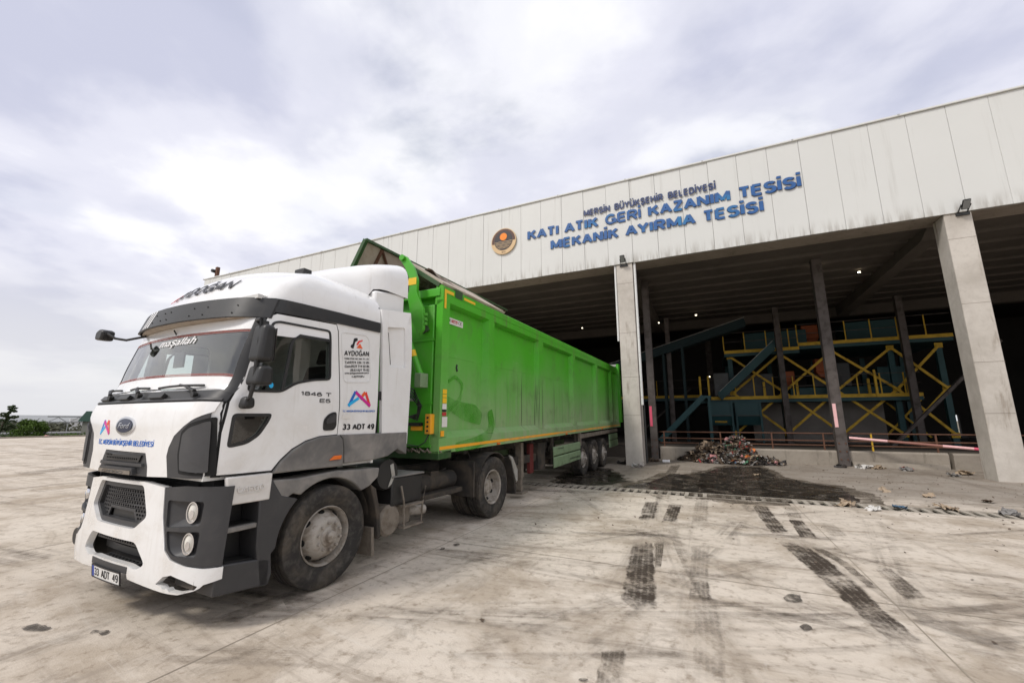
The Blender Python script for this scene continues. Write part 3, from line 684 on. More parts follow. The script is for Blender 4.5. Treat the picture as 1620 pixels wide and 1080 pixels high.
SPOTS = [[(0.69, 5.201), (0.673, 5.145), (0.643, 5.093), (0.607, 5.055), (0.57, 5.038), (0.541, 5.045), (0.524, 5.075), (0.523, 5.123), (0.538, 5.18), (0.568, 5.234), (0.606, 5.274), (0.644, 5.292), (0.674, 5.283), (0.69, 5.25)], [(0.643, 4.533), (0.634, 4.506), (0.617, 4.48), (0.596, 4.46), (0.575, 4.451), (0.558, 4.453), (0.548, 4.466), (0.548, 4.489), (0.557, 4.516), (0.573, 4.542), (0.594, 4.563), (0.616, 4.573), (0.633, 4.571), (0.643, 4.556)], [(-5.116, 1.848), (-5.093, 1.833), (-5.095, 1.812), (-5.12, 1.789), (-5.164, 1.769), (-5.218, 1.755), (-5.272, 1.749), (-5.316, 1.754), (-5.341, 1.769), (-5.34, 1.79), (-5.315, 1.813), (-5.27, 1.834), (-5.214, 1.849), (-5.159, 1.853)], [(-4.559, 2.026), (-4.547, 2.015), (-4.552, 1.999), (-4.572, 1.982), (-4.605, 1.967), (-4.644, 1.956), (-4.681, 1.953), (-4.709, 1.957), (-4.722, 1.968), (-4.718, 1.984), (-4.697, 2.001), (-4.663, 2.017), (-4.624, 2.027), (-4.587, 2.031)], [(-0.879, 3.035), (-0.88, 3.028), (-0.885, 3.021), (-0.893, 3.014), (-0.903, 3.009), (-0.913, 3.008), (-0.921, 3.009), (-0.925, 3.014), (-0.924, 3.021), (-0.919, 3.028), (-0.91, 3.035), (-0.9, 3.04), (-0.89, 3.042), (-0.883, 3.04)], [(-4.325, 4.561), (-4.305, 4.525), (-4.31, 4.486), (-4.338, 4.453), (-4.385, 4.431), (-4.441, 4.425), (-4.496, 4.435), (-4.539, 4.461), (-4.561, 4.497), (-4.558, 4.536), (-4.529, 4.571), (-4.481, 4.594), (-4.423, 4.6), (-4.367, 4.588)], [(-4.614, 5.174), (-4.595, 5.142), (-4.596, 5.109), (-4.615, 5.082), (-4.648, 5.066), (-4.691, 5.065), (-4.734, 5.077), (-4.769, 5.102), (-4.788, 5.134), (-4.789, 5.168), (-4.77, 5.195), (-4.735, 5.211), (-4.692, 5.213), (-4.649, 5.199)], [(-4.615, 5.41), (-4.599, 5.382), (-4.596, 5.355), (-4.607, 5.335), (-4.631, 5.324), (-4.662, 5.325), (-4.694, 5.338), (-4.722, 5.36), (-4.739, 5.387), (-4.742, 5.415), (-4.731, 5.436), (-4.707, 5.447), (-4.676, 5.446), (-4.643, 5.432)], [(-3.277, 5.302), (-3.267, 5.278), (-3.267, 5.256), (-3.277, 5.239), (-3.294, 5.231), (-3.316, 5.233), (-3.339, 5.245), (-3.357, 5.265), (-3.367, 5.289), (-3.367, 5.312), (-3.358, 5.329), (-3.34, 5.338), (-3.317, 5.335), (-3.295, 5.323)], [(-3.362, 5.071), (-3.351, 5.05), (-3.349, 5.029), (-3.355, 5.015), (-3.369, 5.008), (-3.387, 5.012), (-3.407, 5.024), (-3.424, 5.043), (-3.435, 5.064), (-3.437, 5.085), (-3.431, 5.1), (-3.417, 5.106), (-3.399, 5.103), (-3.379, 5.09)]]
JOINTS = [(-62, 5.4, 40, 5.4, 1), (-62, 0.4, 40, .4, 1), (1.45, 11.4, 1.45, 20, 1), (1.45, -8, 1.45, 10.7, 1), (6.4, 11.4, 6.4, 20, 1), (6.4, -8, 6.4, 10.7, 1), (-3.5, -8, -3.5, 10.7, 1), (-3.2, 11.4, -3.2, 16.9, 1), (-62, 14.6, 40, 14.6, 1), (-8.4, -10, -8.4, 40, 1), (-62, 10.3, -5.1, 10.3, 1)]
for i, (m, rows) in enumerate(TRACKS): strip('tyre_mark' if m != 'smear' else 'rubber_smear', rows, .0036 + .0002*i, m)
def ragged(p):
    q = rounded(p, .4, 4); out = []
    for i in range(len(q)):
        a, b = Vector(q[i]), Vector(q[(i+1) % len(q)]); k = max(1, int((b-a).length/.05))
        for j in range(k):
            c = a.lerp(b, j/k); r = .16*mnoise.noise(Vector((c.x*2.2, c.y*2.2, 1))) + .07*mnoise.noise(Vector((c.x*8, c.y*8, 2)))
            out.append((c.x + r, max(c.y + r, DY1 + .01) if c.y > DY0 - .3 else c.y + r))
    return out
def ragged2(p):
    q = rounded(p, .05, 3); return [(x + .03*mnoise.noise(Vector((x*14, y*14, 5))), y + .03*mnoise.noise(Vector((x*14, y*14, 9)))) for x, y in q]
flat('joint_line', (.30, .255, .20), .9)
SWEEPS = []
rs = random.Random(11)
def sweep(p, ang, length, curv, w, z):
    rows = []; x, y = p; a = ang; n = 14
    for k in range(n+1):
        nx_, ny_ = -math.sin(a), math.cos(a); rows.append((x - nx_*w/2, y - ny_*w/2, x + nx_*w/2, y + ny_*w/2)); x += math.cos(a)*length/n; y += math.sin(a)*length/n; a += curv*length/n
    strip('tyre_sweep', rows, z, 'sweep')
k = 0
for (px, py, ang, L, cv) in ((-14, 2.0, .05, 22, .012), (-20, 4.5, .10, 26, -.008), (-3.5, .8, .55, 14, -.035), (-30, 7, -.02, 34, .010), (-9, -1.2, .22, 16, .03), (-2.2, 2.2, 1.1, 11, -.05), (.5, 2.0, 1.25, 10, .02), (2.6, 1.5, 1.9, 11, -.03), (-6.5, .6, .15, 15, .05), (5.5, 3.5, 2.5, 14, -.04), (-40, 10, -.05, 40, .004), (-24, 1.0, .12, 20, .0), (-48, 13, -.06, 44, 0), (4.0, 12.2, .05, 8, .02), (.2, 6.2, .12, 11, -.01)):
    for off in (0, rs.uniform(1.7, 2.0)):
        sweep((px - math.sin(ang)*off, py + math.cos(ang)*off), ang + rs.uniform(-.02, .02), L, cv, rs.uniform(.26, .5), .0012 + .00006*k); k += 1
for p in PUDDLES[:2]:
    decal('damp_patch', ragged([tuple(Vector(sum((Vector(q) for q in p), Vector((0, 0)))/len(p)).lerp(Vector(q), 1.16)) for q in p]), .0033, 'damp_edge')
for p in PUDDLES[:2]: decal('puddle', ragged(p), .0035, 'wet_stain')
for p in SPOTS: decal('oil_spot', ragged2(p), .0105, 'oil_spot')

for c in JOINTS:
    strip('slab_joint', [(c[0], c[1], c[0]+c[4]*0 + (.012 if c[1] != c[3] else 0), c[1] + (.012 if c[1] == c[3] else 0)), (c[2], c[3], c[2] + (.012 if c[1] != c[3] else 0), c[3] + (.012 if c[1] == c[3] else 0))], .003, 'joint_line')
# drain channel with its grating
dr = empty('drain_channel', (0, 11.04, 0), 0, 'long floor drain with dusty grating bars crossing the yard before the hall', 'drain')
MB().box((DX0, DY0, -.42), (DX1, DY0+.03, -.004)).box((DX0, DY1-.03, -.42), (DX1, DY1, -.004)).box((DX0, DY0, -.44), (DX1, DY1, -.42)).build('channel_trough', 'black_gap', dr, (0, 11.04, 0))
plain('grate_bar', (.44, .395, .33), .8, .1, dirt=(.16, .13, .10), dscale=4, damt=(.4, .7, 0, .8))
for y in (DY0+.035, DY1-.035): MB().box((DX0, y-.025, -.05), (DX1, y+.025, .004)).build('channel_frame', 'grate_bar', dr, (0, 11.04, 0))
gm = MB().prism([(-.042, -.275), (.042, -.275), (.042, .275), (-.042, .275)], 'z', -.025, .004).mesh('grate_bar', 'grate_bar', smooth=False)
k = 0; x = DX0 + .1
while x < DX1 - .05:
    o = link('grate_bar', gm, dr, (x, random.uniform(-.004, .004), random.uniform(-.012, .0))); o.rotation_euler = (0, 0, R(random.uniform(-1.5, 1.5))); x += .195

# ================================================================== HALL
hall = empty('recycling_hall', (0, 17, 0), 0, 'waste sorting hall with pale sheet-metal fascia on concrete columns and an open dark interior', 'building')
HO = (0, 17, 0)
def HB(name, m, mat, parent=None, bevel=0, smooth=False): return m.build(name, mat, parent or hall, HO, smooth=smooth, bevel=bevel)
FX0, FX1 = -33.0, 16.0
HB('fascia_backing', MB().box((FX0, 16.955, 8.17), (FX1, 17.06, 11.86)), 'fascia_seam')
pm = MB().box((-.505, -.055, 8.15), (.505, .0, 11.88)).mesh('fascia_panel', 'fascia_sheet', smooth=False)
x = 8.89 - 1.019*.5
while x + 1.019 < FX1: x += 1.019
while x > FX0:
    o = link('fascia_panel', pm, hall, (x, 16.955-17 + random.uniform(-.006, .006), random.uniform(-.008, .008))); o.rotation_euler = (R(random.uniform(-.05, .05)), 0, R(random.uniform(-.35, .35))); bev(o, .006, 1); x -= 1.019
HB('parapet_cap', MB().box((FX0-.05, 16.84, 11.885), (FX1, 17.3, 11.95)), 'fascia_sheet', bevel=.01)
xx = FX0
while xx < FX1:
    HB('cap_joint', MB().box((xx, 16.835, 11.875), (xx+.06, 16.84, 11.955)), 'galvanised'); xx += 3.05
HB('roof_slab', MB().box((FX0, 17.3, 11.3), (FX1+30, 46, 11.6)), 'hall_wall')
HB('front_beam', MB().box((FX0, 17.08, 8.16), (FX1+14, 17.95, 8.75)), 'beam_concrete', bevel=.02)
HB('beam_haunch', MB().prism([(17.95, 8.74), (18.6, 8.74), (18.6, 8.5), (17.95, 8.3)], 'x', FX0, FX1), 'ceiling_dark')
for k in range(-3, 3):
    cx = -2.71 + 10.35*k
    if cx < FX0: continue
    c = HB('concrete_column', MB().box((cx-.33, 16.95, -.02), (cx+.33, 17.66, 8.158)), 'column_concrete', bevel=.025)
    for z in (7.3, 5.2, 3.4, 1.9): HB('pour_joint', MB().box((cx-.332, 16.947, z), (cx+.332, 16.949, z+.012)), 'beam_concrete', c)
    HB('rafter', MB().prism([(17.96, 8.4), (18.8, 8.0), (29.8, 7.75), (29.8, 8.55), (17.96, 8.7)], 'x', cx-.25, cx+.25), 'ceiling_dark')
HB('downpipe', MB().tube([(-3.10, 17.02, 8.15), (-3.10, 17.02, 4.9)], .045, 8), 'plate_white', smooth=True)
HB('downpipe', MB().tube([(-2.30, 17.02, 8.15), (-2.30, 17.02, 2.3)], .05, 8), 'plate_white', smooth=True)
HB('downpipe', MB().tube([(-2.26, 17.12, 2.3), (-2.26, 17.12, .1)], .04, 8), 'black_plastic', smooth=True)
# ribbed ceiling of the front bay
cm = MB().prism([(-.62, 0), (-.45, -.28), (.45, -.28), (.62, 0), (.62, .12), (-.62, .12)], 'x', FX0, FX1+14).mesh('ceiling_rib', 'ceiling_dark', smooth=False)
for k in range(9): link('ceiling_rib', cm, hall, (0, 18.9 - 17 + k*1.3, 8.62))
HB('rear_beam', MB().box((FX0, 30.2, 7.85), (FX1+14, 30.7, 8.7)), 'ceiling_dark')
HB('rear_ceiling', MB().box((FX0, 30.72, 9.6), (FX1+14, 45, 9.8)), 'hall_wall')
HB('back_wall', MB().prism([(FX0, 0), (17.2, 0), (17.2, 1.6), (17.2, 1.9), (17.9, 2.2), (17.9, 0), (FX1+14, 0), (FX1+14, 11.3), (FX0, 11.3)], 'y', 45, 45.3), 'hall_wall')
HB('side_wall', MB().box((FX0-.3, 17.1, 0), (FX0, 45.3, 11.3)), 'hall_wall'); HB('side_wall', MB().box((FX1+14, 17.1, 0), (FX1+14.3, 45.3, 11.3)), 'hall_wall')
HB('side_wall', MB().box((FX0, 17.1, 0), (-14.0, 17.4, 8.15)), 'hall_wall')
# steel posts
for (px, py, w, top) in ((-2.30, 20.25, .15, 8.3), (4.55, 20.25, .17, 8.3), (11.5, 20.25, .17, 8.3), (-1.92, 27, .13, 8.0), (3.88, 27, .14, 8.0), (9.27, 27, .14, 8.0), (0.4, 36, .2, 9.6), (16.5, 30, .17, 7.9)):
    m = MB().box((px-w, py-w, 0), (px-w+.03, py+w, top)).box((px+w-.03, py-w, 0), (px+w, py+w, top)).box((px-w+.03, py-.02, 0), (px+w-.03, py+.02, top)).box((px-w+.03, py-w+.01, 0), (px+w-.03, py-w+.04, top))
    po = HB('steel_post', m, 'steel_brown')
    if py < 21:
        for z in (.25, .55, .85): HB('post_bolt', MB().lathe([(py-w-.02, .03), (py-w, .03)], 6, 'y', (px-w*.6, 0, z)).lathe([(py-w-.02, .03), (py-w, .03)], 6, 'y', (px+w*.6, 0, z)), 'rusty', po)
        HB('post_band', MB().box((px-w+.02, py-w-.012, 1.45), (px-w+.13, py-w, 2.35)), 'pink_band' if px < 0 else 'pink_pale', po)
    b = None
# inner floor and plinth
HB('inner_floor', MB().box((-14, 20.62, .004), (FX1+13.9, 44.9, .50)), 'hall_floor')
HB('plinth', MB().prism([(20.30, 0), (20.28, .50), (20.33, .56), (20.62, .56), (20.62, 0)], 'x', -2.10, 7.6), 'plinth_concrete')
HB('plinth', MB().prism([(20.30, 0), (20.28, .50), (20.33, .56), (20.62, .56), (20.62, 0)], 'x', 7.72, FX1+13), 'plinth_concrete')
HB('plinth_toe', MB().prism([(20.05, 0), (20.10, .16), (20.275, .18), (20.275, 0)], 'x', 4.8, 7.5), 'plinth_concrete')
# guard rail on the plinth
rail = empty('guard_rail', (0, 20.45, .56), 0, 'rusty three-bar guard rail along the plinth inside the hall', 'railing')
for z in (1.20, .93, .72): MB().tube([(-2.1, 20.45, z), (4.3, 20.45, z + random.uniform(-.03, .03)), (16, 20.45, z)], .025, 7).build('rail_bar', 'rusty', rail, (0, 20.45, .56))
for i, x in enumerate((-1.9, .4, 2.3, 4.05, 5.55, 7.4, 9.5, 12)): MB().box((x-.025, 20.43, .5), (x+.025, 20.48, 1.22)).build('rail_post', 'machine_yellow' if i in (4, 6) else 'rusty', rail, (0, 20.45, .56))
pole = empty('barrier_pole', (4.75, 20.1, 1.0), 0, 'sagging red, white and pink barrier pole across the right-hand bay', 'barrier')
A_, B_ = Vector((4.78, 20.05, 1.06)), Vector((8.6, 18.95, .72))
for i, (a, b, m) in enumerate(((0, .27, 'pink_pale'), (.27, .62, 'pole_brown'), (.62, .8, 'pink_pale'), (.8, 1, 'pink_band'))): MB().tube([A_.lerp(B_, a), A_.lerp(B_, b)], .045, 8).build('pole_section', m, pole, (4.75, 20.1, 1.0))

# lettering and emblem on the fascia
def wall_text(par, name, txt, x, z, w, h, mat, thick=.03, th=.2):
    # one part per word, all words stretched alike
    words = txt.split(' '); gap = h*.62; nat = [sum(max(th, GL[{'İ': 'I', 'Ü': 'U', 'Ş': 'S', 'Ğ': 'G'}.get(c, c)][0]) + .05 for c in wd) - .05 for wd in words]
    k = (w - gap*(len(words)-1)) / sum(nat); cx = x
    for wd, n in zip(words, nat):
        me = text_mesh(wd, width=n*k, height=h, thick=thick, th=th)
        wo = warp(me, lambda p, q, d, cx=cx: Vector((cx + p, 16.885 - d, z + q)), 0, 0, name, mat, par, (-1.7, 17, 9.6), thick/2 + .012)
        if mat == 'sign_blue':
            me = text_mesh(wd, width=n*k + .02, height=h + .02, thick=.012, th=th + .02)
            warp(me, lambda p, q, d, cx=cx: Vector((cx - .01 + p, 16.885 - d, z - .01 + q)), 0, 0, 'letter_rim', 'sign_navy', wo, (-1.7, 17, 9.6), .008)
        cx += n*k + gap
sg = empty('facade_lettering', (-1.7, 17, 9.6), 0, 'three lines of raised blue Turkish lettering on the fascia beside the emblem', 'sign')
wall_text(sg, 'small_word', 'MERSİN BÜYÜKŞEHİR BELEDİYESİ', -4.33, 10.62, 5.30, .30, 'sign_navy', th=.205)
wall_text(sg, 'large_word', 'KATI ATIK GERİ KAZANIM TESİSİ', -7.06, 10.01, 10.78, .475, 'sign_blue', th=.212)
wall_text(sg, 'large_word', 'MEKANİK AYIRMA TESİSİ', -5.92, 9.33, 8.40, .475, 'sign_blue', th=.212)
em = empty('round_emblem', (-8.3, 16.89, 10.2), 0, 'round dark emblem with orange sun above waves on the fascia', 'sign')
EO = (-8.3, 16.89, 10.2)
def emb(name, polys, y, th, mat): return warp(polys_mesh(polys, th), lambda a, b, d: Vector((-8.3 + a, y - d, 10.2 + b)), 0, 0, name, mat, em, EO, th/2)
emb('emblem_disc', [ell(0, 0, .66, .66, 40)], 16.885, .06, 'emblem_gold')
emb('emblem_ring', [[(.62*math.cos(R(a)), .62*math.sin(R(a))) for a in range(-2, 193, 5)] + [(.50*math.cos(R(a)), .50*math.sin(R(a))) for a in range(192, -4, -5)]], 16.824, .006, 'emblem_brown')
emb('emblem_field', [ell(0, .03, .49, .49, 36)], 16.823, .006, 'emblem_dark')
emb('emblem_sun', [ell(.0, .22, .19, .19, 24)], 16.816, .01, 'emblem_orange')
for i in range(6):
    z = -.04 - .065*i; h = math.sqrt(max(0, .46**2-(z-.03)**2)); xs = np.linspace(-h, h, 13)
    emb('emblem_wave', [[(x, z + .012*math.sin(x*22+i)) for x in xs] + [(x, z + .018 + .012*math.sin(x*22+i)) for x in xs[::-1]]], 16.816, .004, 'emblem_gold')
wt = text_mesh('1873', width=.2, height=.07, thick=.004, bold=.01, align='C'); warp(wt, lambda a, b, d: Vector((-8.3+a, 16.823-d, 9.605+b)), 0, 0, 'emblem_date', 'emblem_brown', em, EO, .002)
# floodlights above the columns
flat('lamp_lens_grey', (.22, .23, .23), .2)
for (fx, lab) in ((-2.72, 'black floodlight above the concrete column beside the trailer'), (7.75, 'black floodlight on top of the big column at the right')):
    fl = empty('floodlight', (fx, 16.9, 8.2), 0, lab, 'lamp', 'floodlights on the column heads'); FO = (fx, 16.9, 8.2)
    c = Vector((fx, 16.66, 8.28)); M = Matrix.Rotation(R(-50), 3, 'X')
    def ob(a, b): 
        m = MB().box(a, b); m.v = [tuple(c + M @ Vector(p)) for p in m.v]; return m
    ob((-.10, -.16, -.03), (.10, .16, .03)).build('housing', 'black_plastic', fl, FO, bevel=.03)
    ob((-.08, -.13, -.036), (.08, .13, -.031)).build('lens', 'lamp_lens_grey', fl, FO)
    MB().bar((fx-.11, 16.66, 8.28), (fx-.11, 16.93, 8.12), .02, .04).bar((fx+.11, 16.66, 8.28), (fx+.11, 16.93, 8.12), .02, .04).box((fx-.16, 16.9, 8.03), (fx+.16, 16.945, 8.12)).build('bracket', 'black_plastic', fl, FO)
# lit lamps deep inside
for i, (lx, ly, lz, sz, lab) in enumerate(((4.75, 21.0, 8.10, .10, 'small lit lamp under the ceiling beside the right steel post'), (6.6, 22.5, 8.2, .07, 'thin lit lamp under the ceiling, right of the brighter one'), (-2.2, 25.0, 7.3, .04, 'small lit lamp high beside the left steel post'), (-.2, 26.5, 7.9, .06, 'thin lit lamp under the ceiling left of centre'), (.3, 33, 4.8, .05, 'lone small lit lamp in the dark left of the machines'), (-6.5, 24, 7.2, .035, 'small lit lamp above the trailer body'))):
    o = MB().box((-sz*.75, -sz*.5, -.03), (sz*.75, sz*.5, .03)).build('ceiling_lamp', 'lamp_on', loc=(lx, ly, lz), bevel=.02); tag(o, lab, 'lamp', 'lit lamps inside the hall')

# ================================================================== TRACTOR UNIT
# coordinates: u across (left side of the truck +), Y back from the camera, z up; the root stands under the front axle
TO = (0, 3.4, 0)
truck = empty('tractor_unit', (-4.96, 3.43, 0), R(-2.4), 'white tractor unit with grey lower trim and a damaged front bumper, pulling the green trailer', 'truck')
ZS = [1.20, 1.50, 1.86, 2.00, 2.30, 2.66, 2.95, 3.10, 3.24, 3.36, 3.48, 3.55, 3.60]
PRM = np.array([  # yf    yc    ys    wc    hw
    [2.09, 2.15, 2.44, 0.98, 1.20], [2.08, 2.14, 2.44, 0.98, 1.21], [2.11, 2.17, 2.47, 1.00, 1.22], [2.19, 2.28, 2.54, 1.00, 1.22],
    [2.26, 2.36, 2.60, 1.00, 1.21], [2.35, 2.46, 2.70, 1.00, 1.20], [2.44, 2.56, 2.80, 0.98, 1.19], [2.51, 2.65, 2.90, 0.95, 1.17],
    [2.62, 2.80, 3.04, 0.86, 1.10], [2.80, 3.00, 3.22, 0.70, 0.94], [3.06, 3.25, 3.42, 0.48, 0.68], [3.25, 3.42, 3.56, 0.32, 0.46], [3.50, 3.60, 3.70, 0.10, 0.16]])
_sl = np.gradient(PRM, ZS, axis=0)
def prm(z):
    z = min(max(z, ZS[0]), ZS[-1]); i = min(max(int(np.searchsorted(ZS, z)) - 1, 0), len(ZS) - 2)
    h = ZS[i+1] - ZS[i]; t = (z - ZS[i]) / h
    lin = PRM[i]*(1-t) + PRM[i+1]*t
    her = (2*t**3-3*t*t+1)*PRM[i] + (t**3-2*t*t+t)*h*_sl[i] + (-2*t**3+3*t*t)*PRM[i+1] + (t**3-t*t)*h*_sl[i+1]
    return lin*.35 + her*.65
CAB_REAR = 4.02
def P0(t, z):
    yf, yc, ys, wc, hw = prm(z); s = -1 if t < 0 else 1; t = abs(t)
    if t <= 1: x, y = t*wc, yf + (yc-yf)*t*t
    elif t <= 2:
        k = t-1; sl = 2*(yc-yf)/wc; cy = min(yc + sl*(hw-wc)*.8, ys - .02)
        x = (1-k)**2*wc + 2*k*(1-k)*hw + k*k*hw; y = (1-k)**2*yc + 2*k*(1-k)*cy + k*k*ys
    else: x, y = hw, ys + (CAB_REAR-ys)*(t-2)
    return Vector((s*x, y, z))
def PN(t, z):
    a = P0(t+.01, z) - P0(t-.01, z); b = P0(t, min(z+.01, 3.6)) - P0(t, z-.01); n = a.cross(b)
    return n.normalized() if n.length > 1e-9 else Vector((0, 0, 1))
def F_front(t, z, d): return P0(t, z) + PN(t, z)*d
def t_of_Y(Y, z):
    lo, hi = 0., 3.
    for _ in range(22):
        m = (lo+hi)/2
        if P0(m, z).y < Y: lo = m
        else: hi = m
    return lo
def t_of_u(u, z):
    lo, hi = 0., 2.; a = abs(u)
    for _ in range(22):
        m = (lo+hi)/2
        if P0(m, z).x < a: lo = m
        else: hi = m
    return math.copysign(lo, u)
def F_side(Y, z, d):
    t = t_of_Y(Y, z); p = P0(t, z) + PN(t, z)*d
    if Y > CAB_REAR: p.y = Y
    return p
def F_right(Y, z, d): p = F_side(Y, z, d); return Vector((-p.x, p.y, p.z))
def F_u(u, z, d): t = t_of_u(u, z); return P0(t, z) + PN(t, z)*d
def T(name, polys, fn, thick, mat, parent=None, off=0., da=.08, db=.08, ang=35):
    return surf(name, polys, fn, thick, mat, parent or truck, (0, 0, 0) if False else TO, off, da, db, ang)
def TT(name, txt, fn, x, z, mat, parent=None, off=.002, thick=.003, slope=0., **k):
    me = text_mesh(txt, thick=thick, **k)
    return warp(me, lambda a, b, d: fn(x + a, z + b + slope*a, d), .12, 0, name, mat, parent or truck, TO, off + thick/2)

WIN = rounded([(2.61, 2.645), (2.67, 2.672), (3.275, 2.690), (3.292, 2.564), (3.316, 2.134), (3.103, 2.109), (2.911, 2.063), (2.753, 1.965), (2.425, 1.955), (2.52, 2.296)], .05)
LOW = rounded([(2.335, 1.762), (2.688, 1.767), (2.669, 1.699), (2.592, 1.566), (2.488, 1.494), (2.325, 1.463)], .04)
def to_t(poly, s=1): return [(s*t_of_Y(Y, z), z) for Y, z in poly]
SCREEN = rounded([(-1.36, 1.965), (1.36, 1.965), (1.36, 2.66), (-1.36, 2.66)], .03)
outer = [(-3, 1.24), (3, 1.24), (3, 3.6), (-3, 3.6)]
holes = [shrink(SCREEN, .02)] + [shrink(to_t(w, s), .012) for w in (WIN, LOW) for s in (1, -1)]
cab = T('cab_shell', [outer] + holes, F_front, .004, 'white_paint', off=-.006, da=.1, db=.045)
T('cab_lining', [[(-3, 1.25), (3, 1.25), (3, 2.9), (-3, 2.9)]] + holes, F_front, .006, 'liner_grey', off=-.05, da=.1, db=.06)
# rear wall, floor, roof cap and roof lining
back = [(-prm(z)[4], z) for z in np.linspace(1.2, 3.58, 26)] + [(prm(z)[4], z) for z in np.linspace(3.58, 1.2, 26)]
MB().prism(back, 'y', CAB_REAR - .02, CAB_REAR + .012).build('rear_wall', 'white_paint', truck, TO)
MB().box((-1.15, 2.2, 1.20), (1.15, 4.0, 1.27)).build('cab_floor', 'liner_grey', truck, TO)
MB().box((-1.1, 2.5, 2.88), (1.1, 4.0, 2.92)).build('headliner', 'liner_grey', truck, TO)
MB().prism([(-.17, 3.49), (.17, 3.49), (.17, CAB_REAR), (-.17, CAB_REAR)], 'z', 3.588, 3.598).build('roof_cap', 'white_paint', truck, TO)

# windscreen with painted strips and pinstripes
ws = T('windscreen', [SCREEN], F_front, .0, 'windscreen_glass', off=-.004)
def band(z0, z1, bow=0., te=1.35):
    xs = np.linspace(-te, te, 19)
    f = lambda x, z: (x, z - bow*(1-(x/te)**2))
    return [f(x, z0) for x in xs] + [f(x, z1) for x in xs[::-1]]
T('lower_sun_strip', [band(1.967, 2.085, -.03)], F_front, .002, 'white_paint', ws, off=.001)
T('upper_sun_strip', [band(2.56, 2.658, .0)], F_front, .002, 'white_paint', ws, off=.001)
for k in range(2):
    T('pinstripe', [band(2.090 + .014*k, 2.095 + .014*k, -.03)], F_front, .0015, 'red_line', ws, off=.0016)
    T('pinstripe', [band(2.550 - .014*k, 2.555 - .014*k)], F_front, .0015, 'red_line', ws, off=.0016)
TT('windscreen_lettering', 'maşallah', F_u, -.20, 2.452, 'text_white', ws, off=.002, width=.66, height=.08, bold=.004, shear=.3)
for s in (1, -1):
    T('windscreen_pillar', [[(s*1.33, 1.95), (s*1.61, 1.93), (s*1.60, 2.72), (s*1.33, 2.70)]], F_front, .012, 'black_plastic', off=.0)
MB().tube([(.05, 2.30, 2.62), (.06, 2.36, 2.52), (.09, 2.38, 2.42)], .008).box((-.05, 2.38, 2.24), (.14, 2.40, 2.40)).build('interior_mirror', 'black_plastic', truck, TO, bevel=.01)

# cab interior: dashboard, steering wheel, seats
MB().prism([(2.22, 1.3), (2.22, 1.93), (2.45, 2.02), (2.62, 1.98), (2.70, 1.75), (2.62, 1.3)], 'x', -1.08, 1.08).build('dashboard', 'black_plastic', truck, TO, bevel=.02)
swc = Vector((.55, 2.80, 1.95)); ax = Vector((0, -.75, .66)).normalized(); e1 = Vector((1, 0, 0)); e2 = ax.cross(e1)
sw = MB().tube([swc + (e1*math.cos(2*math.pi*i/28) + e2*math.sin(2*math.pi*i/28))*.23 for i in range(29)], .014)
for a in (20, 160, 270): sw.bar(swc, swc + (e1*math.cos(R(a)) + e2*math.sin(R(a)))*.23, .03, .015)
sw.tube([swc, swc + ax*-.35], .03).build('steering_wheel', 'black_plastic', truck, TO)
for s in (1,):
    se = MB().box((s*.58-.26, 3.05, 1.55), (s*.58+.26, 3.55, 1.70)).prism([(3.45, 1.66), (3.60, 1.66), (3.74, 2.35), (3.66, 2.38)], 'x', s*.58-.25, s*.58+.25).prism([(3.68, 2.40), (3.76, 2.40), (3.80, 2.58), (3.73, 2.60)], 'x', s*.58-.13, s*.58+.13)
    se.build('seat', 'seat_fabric', truck, TO, bevel=.03)

# bonnet lid, grille recess, badge, corner air vanes
def uz(poly): return [(t_of_u(u, z), z) for u, z in poly]
VANE = [(1.14, 1.765), (1.0, 1.70), (.91, 1.65), (.80, 1.57), (.75, 1.47), (.735, 1.40), (.775, 1.225), (1.13, 1.225)]
HOODP = [(-1.155, 1.78), (-1.165, 1.855), (1.165, 1.855), (1.155, 1.78)] + VANE[0:7] + [(.48, 1.215), (.47, 1.30), (.42, 1.415), (-.36, 1.425), (-.44, 1.30), (-.46, 1.215)] + mirp(VANE[0:7])
hood = T('bonnet', [HOODP], F_u, .016, 'white_paint', off=0.002, da=.07, db=.06)
T('bonnet_gap', [[(-1.185, 1.225), (1.185, 1.225), (1.185, 1.868), (-1.185, 1.868)]], F_u, .002, 'black_gap', off=-.001)
for s in (1, -1):
    v = VANE if s > 0 else mirp(VANE)
    T('air_vane', [v], F_u, .018, 'grey_plastic', off=.0, ang=50)
    ins = [(1.15, 1.70), (1.0, 1.635), (.93, 1.585), (.925, 1.42), (.945, 1.29), (1.15, 1.27)]
    T('vane_flap', [rounded(ins if s > 0 else mirp(ins), .02)], F_u, .010, 'grey_flap', off=.022)
    T('vane_slot', [rounded(shrink(ins if s > 0 else mirp(ins), -.02), .02)], F_u, .003, 'black_gap', off=.0185)
gr = T('upper_grille', [[(-.46, 1.215), (.48, 1.215), (.47, 1.30), (.42, 1.41), (-.36, 1.42), (-.44, 1.30)]], F_u, .02, 'grey_plastic', off=.0)
MESHG = [(-.31, 1.335), (.35, 1.335), (.39, 1.395), (-.30, 1.405)]
